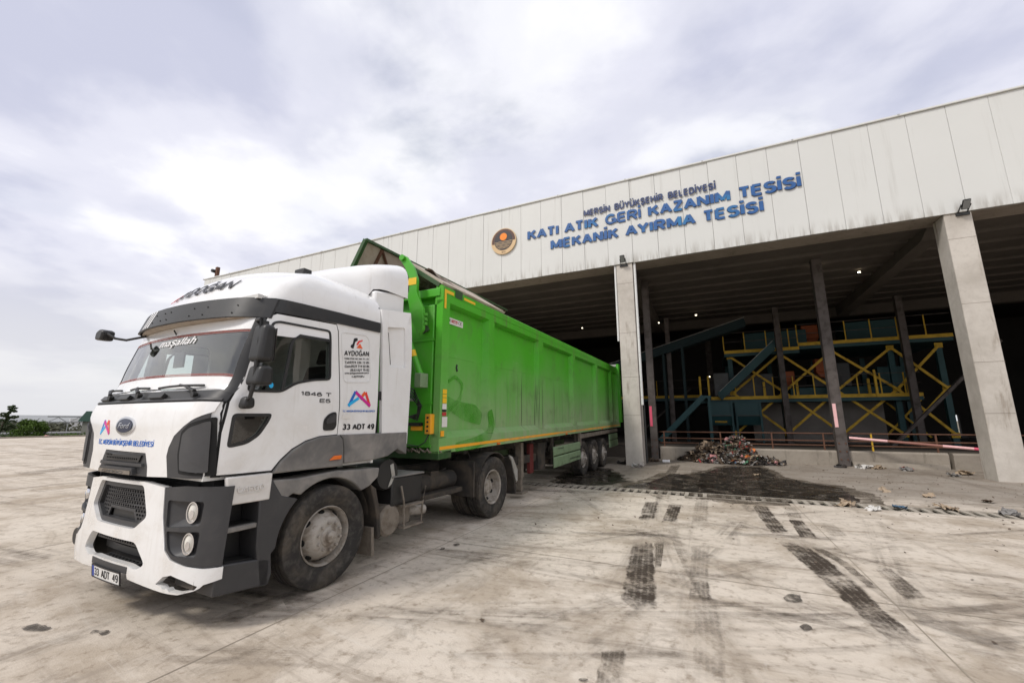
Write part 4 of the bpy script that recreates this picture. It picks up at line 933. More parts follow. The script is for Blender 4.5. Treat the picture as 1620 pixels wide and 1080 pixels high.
def hexmesh(name, clip, fn, s, mat, parent, off, thick=.008, wall=.30):
    """perforated plate: hexagonal holes cut through a clipped outline"""
    def inside(p):
        c = False; n = len(clip)
        for i in range(n):
            a, b = clip[i], clip[i-1]
            if (a[1] > p[1]) != (b[1] > p[1]) and p[0] < (b[0]-a[0])*(p[1]-a[1])/(b[1]-a[1])+a[0]: c = not c
        return c
    x0, x1 = min(p[0] for p in clip), max(p[0] for p in clip); y0, y1 = min(p[1] for p in clip), max(p[1] for p in clip)
    hs = []; r = s*(1-wall)/1.732
    dy = s*.72; j = 0; y = y0
    while y < y1:
        x = x0 + (s/2 if j % 2 else 0)
        while x < x1:
            h = [(x + 1.0*r*math.cos(R(60*i+30)), y + .68*r*math.sin(R(60*i+30))) for i in range(6)]
            if all(inside(q) for q in h) and all(inside((q[0]+a, q[1]+b)) for q in h for a, b in ((.006, 0), (-.006, 0), (0, .006), (0, -.006))): hs.append(h)
            x += s
        y += dy; j += 1
    return surf(name, [clip] + hs, fn, thick, mat, parent, TO, off, 0, 0)
T('grille_backing', [MESHG], F_u, .003, 'black_gap', gr, off=.0205)
hexmesh('grille_mesh', MESHG, F_u, .036, 'black_plastic', gr, .026)
T('grille_lip', [[(-.40, 1.300), (.43, 1.300), (.42, 1.325), (-.38, 1.328)]], F_u, .022, 'grey_plastic', gr, off=.02)
T('grab_bar', [rounded([(-.35, 1.225), (.33, 1.225), (.31, 1.285), (-.33, 1.285)], .015)], F_u, .04, 'grey_plastic', gr, off=.02)
T('name_bar', [[(-.33, 1.228), (.30, 1.228), (.30, 1.262), (-.33, 1.262)]], F_u, .006, 'dusty_metal', gr, off=.061)
TT('name_bar_lettering', 'CARGO', F_u, -.24, 1.233, 'text_grey', gr, off=.067, width=.42, height=.022)
bd = T('badge', [ell(-.01, 1.652, .185, .083)], F_u, .014, 'chrome', off=.018)
T('badge_face', [ell(-.01, 1.652, .155, .064)], F_u, .003, 'badge_navy', bd, off=.033)
TT('badge_script', 'Ford', F_u, -.125, 1.628, 'chrome', bd, off=.036, width=.23, height=.055, shear=.35, bold=0.)
TT('bonnet_lettering', 'T.C. MERSİN BÜYÜKŞEHİR BELEDİYESİ', F_u, -.59, 1.470, 'logo_blue', off=.019, width=1.12, height=.048, bold=.015)
def m_logo(fn, x, z, w, h, off):
    L = empty('municipal_logo'); L.parent = truck
    q = lambda a, b: (x + a*w, z + b*h)
    def st(a, b, m, th=.05):
        a, b = Vector(q(*a)), Vector(q(*b)); d = (b-a).normalized(); n = Vector((-d.y, d.x))*th*w
        T('logo_stroke', [[tuple(a-n), tuple(b-n), tuple(b+n), tuple(a+n)]], fn, .002, m, L, off=off, da=0, db=0)
    st((.03, .05), (.45, .55), 'logo_cyan'); st((.05, .0), (.30, .95), 'logo_blue'); st((.30, .95), (.62, .48), 'logo_purple')
    off += .0012; st((.55, .58), (.72, .95), 'logo_orange'); st((.74, .95), (.96, .05), 'logo_red'); off += .0012; st((.32, .90), (.97, .05), 'logo_magenta')
m_logo(F_u, -.60, 1.565, .25, .14, .019)

# cowl panel with wipers
cw = T('cowl_panel', [[(-1.60, 1.862), (1.60, 1.862), (1.58, 1.965), (-1.58, 1.965)]], F_front, .010, 'black_plastic', off=.0)
T('cowl_lip', [band(1.868, 1.885, 0, 1.5)], F_front, .010, 'grey_plastic', cw, off=.011)
def wiper(piv, tip, b0, b1):
    A = lambda u, z, d=.05: F_u(u, z, d)
    MB().lathe([(0, .028), (.03, .026), (.045, .015)], 12, 'y', A(*piv, .02) - Vector((0, .05, 0))).tube([A(*piv, .065), A((piv[0]+tip[0])/2, (piv[1]+tip[1])/2, .075), A(*tip, .05)], [.018, .013, .009]).tube(
        [A(b0[0] + (b1[0]-b0[0])*k/6, b0[1] + (b1[1]-b0[1])*k/6, .022 + .016*math.sin(math.pi*k/6)) for k in range(7)], .011).build('wiper', 'black_plastic', truck, TO)
wiper((.92, 1.915), (.60, 2.005), (.24, 1.995), (.88, 2.005)); wiper((.05, 1.925), (-.12, 2.0), (-.34, 1.995), (.06, 2.0)); wiper((-.62, 1.92), (-.85, 2.0), (-1.08, 1.99), (-.62, 2.0))
for u in (.35, -.28, -.8):
    T('bonnet_handle', [rounded([(u-.10, 1.885), (u+.13, 1.885), (u+.13, 1.925), (u-.10, 1.925)], .01)], F_u, .04, 'black_plastic', cw, off=.008)

# sun visor and the dark band that runs back along the cab side
def F_vis(u, z, d):
    a = abs(u); k = (z - 2.66) / .22; y = 2.23 + .17*u*u + .07*k + max(0, a-.9)**2*1.3
    return Vector((u, y - d*.95, z + d*.25))
VIS = [(-1.20, 2.69), (-.6, 2.665), (0, 2.66), (.6, 2.67), (1.20, 2.68), (1.20, 2.885), (.6, 2.875), (0, 2.865), (-.6, 2.868), (-1.20, 2.88)]
vz = T('sun_visor', [VIS], F_vis, .02, 'black_plastic')
for u in (-.30, -.10, .02, .40, .58, .92): 
    for z in (2.715, 2.795):
        p = F_vis(u + (z-2.7)*.3, z, .02); MB().lathe([(-.005, .008), (.0, .007), (.002, .003)], 8, 'y', p).build('visor_bolt', 'black_gap', vz, TO)
for k, c in enumerate((-.56, -.48, -.40)):
    T('visor_stripe', [[(c, 2.672), (c+.035, 2.671), (c+.065, 2.866), (c+.03, 2.867)]], F_vis, .002, 'text_white', vz, off=.021)
T('visor_bracket', [[(-1.1, 2.69), (1.1, 2.69), (1.1, 2.72), (-1.1, 2.72)]], F_vis, .10, 'cover_inner', vz, off=-.12)
T('visor_seal', [[(-1.0, 2.862), (1.0, 2.862), (1.0, 2.885), (-1.0, 2.885)]], F_vis, .20, 'grey_plastic', vz, off=-.21)
for s, fn in ((1, F_side), (-1, F_right)):
    T('roof_band', [[(2.36, 2.675), (2.46, 2.72), (2.56, 2.745), (3.35, 2.79), (4.02, 2.805), (4.02, 2.93), (3.4, 2.92), (2.9, 2.905), (2.45, 2.885), (2.38, 2.88)]], fn, .016, 'black_plastic', off=.0)
TT('roof_lettering', 'AYDOĞAN', lambda u, z, d: F_u(u, z, d), -.56, 3.055, 'text_black', off=.008, thick=.004, width=1.10, height=.125, bold=.022, shear=.35)
TT('roof_lettering_mark', 'A', lambda u, z, d: F_u(u, z, d), -.74, 3.055, 'logo_red', off=.008, thick=.004, width=.15, height=.125, bold=.022, shear=.35)
MB().box((.42, 3.30, 3.46), (.60, 3.42, 3.55)).build('roof_beacon', 'black_plastic', truck, TO, bevel=.015)
MB().tube([(.5, 3.42, 3.53), (.52, 4.1, 3.56)], .004, 5).build('roof_aerial', 'black_plastic', truck, TO)

# doors with windows
DOOR = [(2.285, 1.245), (2.28, 1.60), (2.31, 1.86), (2.37, 1.98), (2.42, 2.10), (2.49, 2.40), (2.545, 2.60), (2.58, 2.69), (2.65, 2.735), (3.345, 2.768), (3.37, 2.70), (3.42, 2.20), (3.45, 1.85), (3.455, 1.552), (3.23, 1.54), (3.071, 1.50), (2.926, 1.425), (2.822, 1.335), (2.745, 1.24)]
for s, fn in ((1, F_side), (-1, F_right)):
    T('door_gap', [shrink(DOOR, -.010), shrink(WIN, .004), shrink(LOW, .004)], fn, .002, 'black_gap', off=-.0005, da=.07, db=.07)
    dr = T('door', [DOOR, WIN, LOW], fn, .010, 'white_paint', off=.002, da=.06, db=.06)
    T('window_frame', [WIN, shrink(WIN, .022)], fn, .016, 'black_plastic', dr, off=.002)
    T('window_pane', [shrink(WIN, .012)], fn, .0, 'window_glass_shaded' if s > 0 else 'window_glass', dr, off=.002)  # left panes: same glass as the right, background's darkness put into its tint
    T('window_tape', [rounded([(2.63, 2.635), (2.68, 2.655), (3.262, 2.675), (3.272, 2.572), (2.90, 2.553), (2.84, 2.530), (2.60, 2.516)], .015)], fn, .003, 'text_white', dr, off=.006)
    bar = [(3.285, 2.558), (2.915, 2.548), (2.86, 2.515), (2.835, 2.465), (2.815, 2.288), (2.775, 1.985)]
    T('vent_bar', [[(a, b) for a, b in bar] + [(a-.03, b-.004) if i < 4 else (a-.01, b+.028) for i, (a, b) in enumerate(bar[::-1])]], fn, .014, 'black_plastic', dr, off=.004)
    T('low_window_frame', [LOW, shrink(LOW, .028)], fn, .012, 'black_plastic', dr, off=.003)
    T('low_window_pane', [shrink(LOW, .014)], fn, .0, 'window_glass_shaded' if s > 0 else 'window_glass', dr, off=.002)
    T('handle', [rounded([(3.262, 1.713), (3.326, 1.777), (3.415, 1.80), (3.43, 1.641), (3.398, 1.598), (3.266, 1.594)], .035)], fn, .012, 'black_plastic', dr, off=.011)
    T('handle_grip', [rounded([(3.285, 1.70), (3.33, 1.755), (3.40, 1.775), (3.408, 1.69), (3.29, 1.66)], .02)], fn, .012, 'grey_plastic', dr, off=.022)
    T('sleeper_recess', [shrink(rounded([(3.434, 2.702), (3.793, 2.724), (3.845, 2.689), (3.90, 2.171), (3.506, 2.137)], .05), -.005), rounded([(3.434, 2.702), (3.793, 2.724), (3.845, 2.689), (3.90, 2.171), (3.506, 2.137)], .05)], fn, .005, 'white_paint', off=.0)
    T('panel_seam', [[(3.462, 1.56), (3.472, 1.56), (3.440, 2.2), (3.395, 2.72), (3.387, 2.72), (3.432, 2.2)]], fn, .002, 'white_dusty', off=-.001)
TT('door_lettering', '1846 T', F_side, 2.965, 1.953, 'text_grey', off=.013, width=.365, height=.043, bold=.03)
TT('door_lettering', 'E5', F_side, 3.19, 1.888, 'text_grey', off=.013, width=.14, height=.042, bold=.03)
SL = .11
TT('panel_lettering', 'AYDOĞAN', F_side, 3.488, 2.435, 'text_black', width=.365, height=.062, bold=.01, slope=SL)
TT('panel_lettering', 'TARIM OTOM. HAY. NAK. TİC. LTD.', F_side, 3.492, 2.392, 'text_grey', width=.365, height=.020, bold=0, slope=SL)
TT('panel_lettering', 'Tel:0324 336 12 05', F_side, 3.497, 2.345, 'text_black', width=.365, height=.030, bold=0, slope=SL)
TT('panel_lettering', 'Gsm:0533 714 02 86', F_side, 3.502, 2.300, 'text_black', width=.365, height=.030, bold=0, slope=SL)
TT('panel_lettering', '0533 027 75 02', F_side, 3.585, 2.262, 'text_black', width=.285, height=.030, bold=0, slope=SL)
TT('panel_lettering', 'www.aydoganotomotiv.com.tr', F_side, 3.506, 2.224, 'text_black', width=.365, height=.022, bold=0, slope=SL)
TT('panel_lettering', 'MERSİN', F_side, 3.61, 2.192, 'text_black', width=.185, height=.022, bold=.01, slope=SL)
T('haulier_logo', [rounded([(3.572, 2.545), (3.615, 2.535), (3.635, 2.62), (3.675, 2.645), (3.665, 2.675), (3.615, 2.66), (3.60, 2.585), (3.575, 2.575)], .012)], F_side, .002, 'text_black', off=0.0)
T('haulier_logo', [[(3.66, 2.552), (3.755, 2.555), (3.71, 2.612)]], F_side, .002, 'logo_orange', off=0.0)
T('haulier_logo', [rounded([(3.655, 2.59), (3.68, 2.64), (3.75, 2.665), (3.745, 2.645), (3.70, 2.625), (3.675, 2.585)], .012)], F_side, .002, 'logo_red', off=0.0)
m_logo(F_side, 3.572, 1.862, .35, .18, .0)
TT('panel_lettering', 'T.C. MERSİN BÜYÜKŞEHİR BELEDİYESİ', F_side, 3.512, 1.795, 'logo_blue', width=.48, height=.020, bold=.005, slope=.02)
T('panel_sticker', [[(3.512, 1.765), (3.63, 1.765), (3.63, 1.721), (3.512, 1.721)]], F_side, .002, 'warning_label', off=0.0)
TT('panel_lettering', '33 ADT 49', F_side, 3.53, 1.597, 'text_black', width=.475, height=.066, bold=.028)

# grey wing panels, arch trim and steps
def SP(name, poly, u0, u1, mat, s=1, bevel=.012, parent=None):
    return MB().prism(poly, 'x', s*u0, s*u1).build(name, mat, parent or truck, TO, bevel=bevel)
ARC = lambda r, a0, a1, n=12: [(3.42 + r*math.cos(R(a0 + (a1-a0)*i/n)), .52 + r*math.sin(R(a0 + (a1-a0)*i/n))) for i in range(n+1)]
for s in (1, -1):
    wf = SP('front_wing', [(2.755, 1.215), (2.83, 1.322), (2.93, 1.412), (3.071, 1.488), (3.23, 1.531), (3.477, 1.545), (3.529, 1.494), (3.548, 1.392), (3.556, 1.205)], .9, 1.243, 'grey_plastic_dusty', s)
    SP('side_marker', [(3.36, 1.283), (3.42, 1.326), (3.515, 1.327), (3.508, 1.285)], 1.24, 1.262, 'orange_lens', s, .005, wf)
    SP('rear_wing', [(3.495, 1.546), (4.585, 1.549), (4.592, 1.26), (4.415, 1.34), (4.246, 1.261), (4.038, 1.237), (3.573, 1.231), (3.562, 1.40), (3.54, 1.50)], 1.10, 1.235, 'grey_plastic_dusty', s)
    SP('arch_trim', [(2.765, 1.15), (3.017, 1.135), (3.514, 1.166), (3.575, 1.155), (4.112, 1.136), (4.10, 1.03), (3.965, .938)] + ARC(.575, 42, 128) + [(2.98, 1.0), (2.80, .90)], .98, 1.238, 'grey_plastic_dusty', s)
    SP('arch_front_trim', [(2.762, 1.145), (2.86, 1.0)] + ARC(.57, 132, 178, 6) + [(2.81, .50), (2.833, .327), (2.808, .237), (2.72, .247), (2.66, .60), (2.64, 1.145)], .98, 1.245, 'grey_plastic', s)
    # inner wheel arch and mud flap
    ia = MB()
    pts = ARC(.60, 8, 172, 18)
    for (a, b), (c, d) in zip(pts, pts[1:]): ia.add([(s*.72, a, b), (s*1.2, a, b), (s*1.2, c, d), (s*.72, c, d)], [(0, 1, 2, 3)])
    ia.build('inner_arch', 'under_black', truck, TO)
    SP('rear_mudguard', [(3.99, .96), (4.08, .90), (4.17, .62), (4.195, .32), (4.15, .31), (4.11, .60), (4.02, .86)], .78, 1.235, 'under_black', s)
    SP('mud_flap', [(4.075, .45), (4.115, .45), (4.145, .12), (4.10, .13)], .80, 1.20, 'dusty_metal', s, .004)
    # door sill plate and steps
    SP('sill_plate', [(2.335, 1.222), (2.744, 1.22), (2.738, .984), (2.365, .989)], 1.205, 1.25, 'white_dusty', s, .012)
    st = SP('step_housing', [(2.36, 1.16), (2.70, 1.16), (2.70, .32), (2.36, .34)], .80, .98, 'black_plastic', s)
    SP('upper_step', [(2.352, .80), (2.70, .798), (2.70, .757), (2.358, .757)], .98, 1.225, 'grey_plastic_dusty', s, .008, st)
    SP('upper_step_tread', [(2.40, .802), (2.66, .802), (2.66, .806), (2.40, .806)], 1.02, 1.19, 'black_plastic', s, 0, st)
    SP('lower_step', [(2.345, .525), (2.755, .475), (2.80, .455), (2.806, .24), (2.335, .288)], .98, 1.245, 'grey_plastic', s, .012, st)
    SP('lower_step_tread', [(2.42, .520), (2.70, .486), (2.70, .492), (2.42, .526)], 1.04, 1.20, 'black_plastic', s, 0, st)
TT('sill_lettering', 'CARGO', lambda Y, z, d: Vector((1.25 + d, Y, z)), 2.43, 1.085, 'white_dusty', off=.0, thick=.012, width=.24, height=.045, bold=.01)
MB().box((1.25, 2.45, 1.068), (1.256, 2.64, 1.073)).build('sill_lettering', 'white_dusty', truck, TO)

# ------------------------------------------------------------ bumper
def F_b(u, z, d):
    a = abs(u); s = -1 if u < 0 else 1; rake = .03*max(0, .62-z) + (.10*max(0, .40-z))
    if a <= .80: x, y, n = a, 2.12 + .09*a*a, Vector((.18*a, -1, 0))
    else:
        k = (a-.80)/.58; q = min(k, 1.0); x = .80 + .445*math.sin(q*math.pi/2*.80)/math.sin(math.pi/2*.80); y = 2.178 + .215*(1-math.cos(q*math.pi/2*.80))/(1-math.cos(math.pi/2*.80)) + max(0, k-1)*.5
        n = Vector((.144 + math.sin(q*math.pi/2*.70), -math.cos(q*math.pi/2*.70), 0))
    n.normalize(); p = Vector((x, y + rake, z)) + n*d; p.x *= s
    return p
UG = [(-.42, 1.135), (-.55, .90), (-.36, .765), (.36, .765), (.53, .88), (.42, 1.135)]
LG = [(-.44, .668), (-.60, .50), (-.46, .445), (-.32, .47), (.34, .47), (.46, .445), (.59, .50), (.42, .664)]
FOG = [(.75, .372), (.84, .44), (.93, .462), (1.05, .43), (1.17, .385), (1.14, .35), (1.0, .33), (.92, .335), (.90, .355), (.84, .345), (.82, .36)]
BW = [(-.70, 1.135), (-.42, 1.165), (.42, 1.165), (.71, 1.135), (.74, .90), (.82, .64), (.90, .575), (1.05, .535), (1.20, .515), (1.375, .515), (1.372, .425), (1.22, .395), (1.19, .372), (1.10, .352), (1.0, .318), (.80, .318), (.62, .335), (.36, .36), (.34, .44), (-.32, .44), (-.34, .36), (-.62, .335), (-1.0, .32), (-1.36, .42), (-1.375, .515), (-1.2, .515), (-1.05, .535), (-.90, .575), (-.82, .64), (-.74, .90)]
bp = T('bumper', [BW, rounded(UG, .04), rounded(LG, .05), FOG], F_b, .055, 'white_paint', off=-.02, da=.05, db=.1, ang=40)
bev(bp, .012)
T('bumper_backing', [[(-1.3, .36), (1.3, .36), (1.3, 1.13), (-1.3, 1.13)]], F_b, .02, 'black_gap', bp, off=-.16)
g1 = T('lower_grille_surround', [rounded(shrink(UG, -.005), .04), shrink(UG, .045)], F_b, .05, 'grey_plastic', bp, off=-.045)
HG = [(-.385, 1.12), (-.50, .90), (-.40, .80), (-.30, .80), (-.26, .885), (.20, .885), (.26, .80), (.33, .80), (.48, .88), (.385, 1.12)]
hexmesh('bumper_grille', HG, F_b, .045, 'grey_plastic', bp, -.035, .012)
MB().box((-.25, 2.17, .80), (.22, 2.24, .885)).build('tow_cover', 'black_plastic', bp, TO)
hexmesh('lower_grille', [(-.43, .66), (-.46, .60), (.44, .595), (.415, .656)], F_b, .045, 'grey_plastic', bp, -.03, .012)
T('bumper_step', [[(-.32, .402), (.35, .402), (.35, .455), (-.32, .455)]], F_b, .14, 'grey_plastic', bp, off=-.10)
stp = MB()
for i in range(9):
    for j in range(3): stp.box((-.27 + i*.067, 2.125 + j*.03, .455), (-.235 + i*.067, 2.142 + j*.03, .464))
stp.build('bumper_step_tread', 'black_plastic', bp, TO)['kind'] = 'stuff'
T('bumper_cross_bar', [[(-.5, .49), (.5, .49), (.5, .55), (-.5, .55)]], F_b, .02, 'black_plastic', bp, off=-.12)
for s in (1, -1):
    HL = [(.712, 1.132), (.745, .90), (.826, .645), (.905, .583), (1.05, .545), (1.20, .525), (1.365, .525), (1.40, 1.15), (.95, 1.155)]
    W1 = rounded([(.77, 1.035), (1.15, 1.035), (1.14, .845), (.79, .815)], .03); W2 = rounded([(.80, .79), (1.145, .80), (1.13, .60), (.92, .605), (.85, .65)], .03)
    mm = (lambda p: p) if s > 0 else mirp
    hp = T('headlight_panel', [mm(HL), mm(W1), mm(W2)], F_b, .03, 'grey_plastic', bp, off=.0, da=.05)
    bev(hp, .008)
    for (w, zc) in ((W1, .945), (W2, .700)):
        # recess: scooped bowl from the rim to the lamp
        cxu = 1.035; ring = mm(w); inner = [(s*cxu + .052*math.cos(math.atan2(q[1]-zc, q[0]-s*cxu)), zc + .075*math.sin(math.atan2(q[1]-zc, q[0]-s*cxu))) for q in ring]
        n = len(ring); rb = MB(); vs = [F_b(a, b, .012) for a, b in ring] + [F_b(a, b, -.045) for a, b in inner]
        rb.add(vs, [(i, (i+1) % n, n+(i+1) % n, n+i) for i in range(n)] + [tuple(range(n, 2*n))]).build('lamp_recess', 'grey_plastic', hp, TO, ang=60)
        lp = bpy.data.objects.new('headlight', None); COL.objects.link(lp); lp.parent = bp
        T('lamp_ring', [ell(s*cxu, zc, .056, .086), ell(s*cxu, zc, .048, .076)], F_b, .05, 'chrome', lp, off=-.04, da=.03, db=0)
        T('lamp_reflector', [ell(s*cxu, zc, .05, .078)], F_b, .004, 'rim_dusty', lp, off=-.03, da=.03, db=0)
        pass
        T('lamp_lens', [ell(s*cxu, zc, .050, .079)], lambda a, b, d, s=s, zc=zc, cxu=cxu: F_b(a, b, d + .03*(1 - ((a-s*cxu)/.05)**2 - ((b-zc)/.079)**2)), .004, 'lamp_dome', lp, off=-.012, da=.012, db=.012)
        T('lamp_lens_step', [ell(s*cxu + .006, zc - .012, .020, .034)], F_b, .004, 'chrome', lp, off=.018, da=.01, db=0)
MB().box((.86, 2.24, .36), (1.14, 2.32, .45)).build('fog_lamp_box', 'under_black', bp, TO)
np_ = T('number_plate', [rrect(-.255, .298, .285, .402, .008)], F_b, .008, 'plate_white', off=.045)
T('plate_rim', [rrect(-.26, .293, .29, .407, .010), rrect(-.25, .303, .28, .397, .006)], F_b, .010, 'text_black', np_, off=.046)
T('plate_band', [[(-.248, .305), (-.205, .305), (-.205, .395), (-.248, .395)]], F_b, .001, 'plate_blue', np_, off=.0535)
TT('plate_lettering', '33  ADT  49', F_b, -.19, .318, 'text_black', np_, off=.0535, width=.45, height=.066, bold=.0)
MB().prism([(2.32, 1.10), (2.32, 1.24), (2.6, 1.24), (2.6, 1.10)], 'x', -1.1, 1.1).box((-.9, 2.3, .35), (.9, 2.6, 1.15)).build('front_crossmember', 'black_gap', truck, TO)
MB().lathe([(-.02, .085), (.03, .08), (.04, .05)], 16, 'y', (-1.33, 2.30, .47)).tube([(-1.2, 2.4, .5), (-1.33, 2.33, .5)], .02).build('low_side_mirror', 'black_plastic', truck, TO)

# ------------------------------------------------------------ mirrors
def mirror_head(y0, y1, z0, z1, u0, u1):
    return MB().prism(rounded([(y0+.03, z1), (y1, z1-.01), (y1+.01, z0+.005), (y0, z0)], .05, 4), 'x', u0, u1)
for s in (1, -1):
    if s < 0: _k0 = set(truck.children)
    a = mirror_head(2.33, 2.47, 2.21, 2.555, s*1.33, s*1.51); o1 = a.build('mirror_head', 'black_plastic', truck, TO, bevel=.035)
    o1.modifiers[0].segments = 4
    b = mirror_head(2.33, 2.48, 2.0, 2.185, s*1.325, s*1.515); o2 = b.build('wide_mirror_head', 'black_plastic', truck, TO, bevel=.035); o2.modifiers[0].segments = 4
    for (z0, z1, q) in ((2.23, 2.53, o1), (2.02, 2.16, o2)): MB().box((min(s*1.355, s*1.485), 2.482, z0), (max(s*1.355, s*1.485), 2.488, z1)).build('mirror_glass', 'chrome', q, TO)
    MB().tube([(s*1.18, 2.52, 2.60), (s*1.27, 2.42, 2.62), (s*1.42, 2.37, 2.60), (s*1.44, 2.36, 2.40), (s*1.43, 2.36, 2.0), (s*1.40, 2.36, 1.90), (s*1.22, 2.42, 1.86)], .018).build('mirror_arm', 'black_plastic', truck, TO)
    MB().box((min(s*1.16, s*1.24), 2.46, 2.54), (max(s*1.16, s*1.24), 2.56, 2.64)).build('mirror_bracket', 'black_plastic', truck, TO, bevel=.01)
    kb = mirror_head(2.34, 2.45, 1.80, 1.915, s*1.24, s*1.34).build('kerb_mirror', 'black_plastic', truck, TO, bevel=.03); kb.modifiers[0].segments = 4
for o in set(truck.children) - _k0: o.location = (.16, .30, 0)     # far mirrors are folded back
T('mirror_sticker', [ell(2.64, 2.03, .022, .026)], F_side, .002, 'logo_cyan', off=.02)
MB().tube([(-.85, 2.42, 2.66), (-.95, 2.28, 2.60), (-1.0, 2.20, 2.61), (-1.06, 2.15, 2.66), (-1.10, 2.15, 2.66)], .014).build('front_mirror_arm', 'black_plastic', truck, TO)
fm = MB().prism(rounded([(-1.25, 2.60), (-1.09, 2.585), (-1.06, 2.69), (-1.15, 2.72), (-1.24, 2.69)], .03), 'y', 2.10, 2.22).build('front_mirror', 'black_plastic', truck, TO, bevel=.02)

# ------------------------------------------------------------ side collars and roof deflector behind the cab
for s in (1, -1):
    CP = [(4.035, 3.12), (4.60, 3.20), (4.62, 2.4), (4.60, 1.40), (4.14, 1.40), (4.09, 2.2), (4.05, 2.8)]
    RC = rounded([(4.135, 2.90), (4.47, 2.955), (4.50, 2.405), (4.21, 2.385)], .03)
    fn = (lambda Y, z, d, s=s: Vector((s*(1.195 + d - .10*max(0, z-2.6)**2), Y, z)))
    cl = T('side_collar', [CP, RC], fn, .05, 'white_paint', off=-.02, da=.1, db=.15); bev(cl, .012)
    fr = (lambda Y, z, d, s=s: Vector((s*(1.150 + d + .035*(Y-4.15)/.33), Y, z)))
    T('collar_recess', [shrink(RC, -.02)], fr, .01, 'white_paint', cl, off=0)
    T('collar_grille', [rounded([(4.15, 2.86), (4.20, 2.84), (4.262, 2.42), (4.215, 2.42)], .01)], fr, .012, 'black_gap', cl, off=.01)
    T('collar_gap', [[(4.02, 1.42), (4.135, 1.42), (4.085, 2.2), (4.045, 2.8), (4.03, 3.14), (4.015, 3.14)]], lambda Y, z, d, s=s: Vector((s*(1.155 + d), Y, z)), .004, 'black_gap', cl)
    SP('hinge_block', [(4.06, 2.06), (4.10, 2.06), (4.11, 1.95), (4.07, 1.95)], 1.19, 1.21, 'black_plastic', s, .004)
# deflector: lofted hood that climbs from the cab roof to the trailer height
df = MB(); ny = 16; na = 22
for i in range(ny + 1):
    f = i / ny; y = 3.28 + 1.36*f
    top = 3.40 + .64*f**.7 - .13*max(0, f-.75)**2; hwid = .50 + .58*min(1, f*1.5)**.8; low = 3.16 + .28*min(1, max(0, (f-.45)/.12))
    for j in range(na + 1):
        a = math.pi * j / na; c, sn = math.cos(a), math.sin(a); q = .42
        df.v.append((hwid*math.copysign(abs(c)**q, c), y, low + (top-low)*abs(sn)**q))
for i in range(ny):
    for j in range(na): k = i*(na+1) + j; df.f.append((k, k+1, k+na+2, k+na+1))
df.f.append(tuple(range(ny*(na+1), (ny+1)*(na+1))))
df.build('roof_deflector', 'white_paint', truck, TO, ang=50)
MB().prism([(4.035, 3.0), (4.60, 3.16), (4.60, 3.50), (4.035, 3.40)], 'x', -1.06, 1.06).build('deflector_skirt', 'white_paint', truck, TO, bevel=.03)

# ------------------------------------------------------------ chassis, tanks, wheels
fr = MB()
for s in (1, -1): fr.box((s*.43-.04, 2.6, .72), (s*.43+.04, 8.1, .98))
for y in (3.0, 4.6, 5.9, 7.9): fr.box((-.43, y-.05, .76), (.43, y+.05, .94))
fr.build('chassis_frame', 'under_black', truck, TO)
MB().box((-.75, 2.7, .45), (.75, 3.9, 1.15)).build('engine_block', 'black_gap', truck, TO)
MB().lathe([(-.8, .09), (.8, .09)], 12, 'x', (0, 3.37, .52)).lathe([(-.8, .12), (-.25, .14), (0, .26), (.25, .14), (.8, .12)], 16, 'x', (0, 7.0, .52)).build('axle_beams', 'under_black', truck, TO)
for s in (1, -1):
    wheel(truck, 'front_wheel', (s*1.085, 3.44-3.4, .508), .508, .30, 'front').rotation_euler.z = 0 if s > 0 else math.pi
    for u in (1.055, .72):
        w = wheel(truck, 'drive_wheel', (s*u, 7.02-3.4, .525), .525, .29, 'rear'); w.rotation_euler.z = 0 if s > 0 else math.pi
    mg = MB(); pts = [(7.02 + .60*math.cos(R(a)), .53 + .60*math.sin(R(a))) for a in range(52, 189, 8)]
    for (a, b), (c, d) in zip(pts, pts[1:]): mg.prism([(a, b), (c, d), (7.02 + (c-7.02)*.975, .53 + (d-.53)*.975), (7.02 + (a-7.02)*.975, .53 + (b-.53)*.975)], 'x', min(s*.55, s*1.20), max(s*.55, s*1.20))
    mg.build('drive_mudguard', 'under_black', truck, TO)
    mf = MB().prism([(7.62, .99), (7.68, .99), (7.86, .52), (7.88, .28), (7.83, .28), (7.80, .52)], 'x', min(s*.6, s*1.2), max(s*.6, s*1.2)); mf.build('drive_mud_flap', 'under_black', truck, TO)
    bk = MB().prism([(7.56, 1.04), (7.70, 1.0), (7.92, .74), (7.92, .52), (7.86, .52), (7.66, .92)], 'x', s*1.19, s*1.215); bk.build('mudguard_bracket', 'galvanised', truck, TO)
    MB().box((min(s*.48, s*1.19), 6.32, .45), (max(s*.48, s*1.19), 6.36, 1.02)).build('front_mud_flap', 'under_black', truck, TO)
# left side equipment between the axles
ab = MB().lathe([(.78, .19), (.80, .20), (1.10, .20), (1.16, .18), (1.17, .05)], 24, 'x', (0, 4.34, 1.03)).build('air_filter', 'black_plastic', truck, TO)
T('torn_sticker', [rounded([(4.36, 1.14), (4.42, 1.16), (4.46, 1.0), (4.40, .90), (4.34, .87), (4.40, 1.0)], .01)], lambda Y, z, d: Vector((1.172+d, Y, z)), .003, 'galvanised', ab)
MB().box((.55, 4.42, .62), (1.17, 5.02, .97)).build('battery_box', 'black_plastic', truck, TO, bevel=.02)
MB().box((.53, 4.40, .971), (1.185, 5.04, .995)).build('battery_box_lid', 'grey_plastic_dusty', truck, TO, bevel=.008)
MB().lathe([(.62, .17), (.64, .19), (1.14, .19), (1.17, .16)], 20, 'x', (0, 4.42, .46)).build('silencer_drum', 'dusty_metal', truck, TO)
MB().box((.60, 4.56, .34), (1.06, 4.92, .60)).build('silencer_box', 'dusty_metal', truck, TO, bevel=.02)
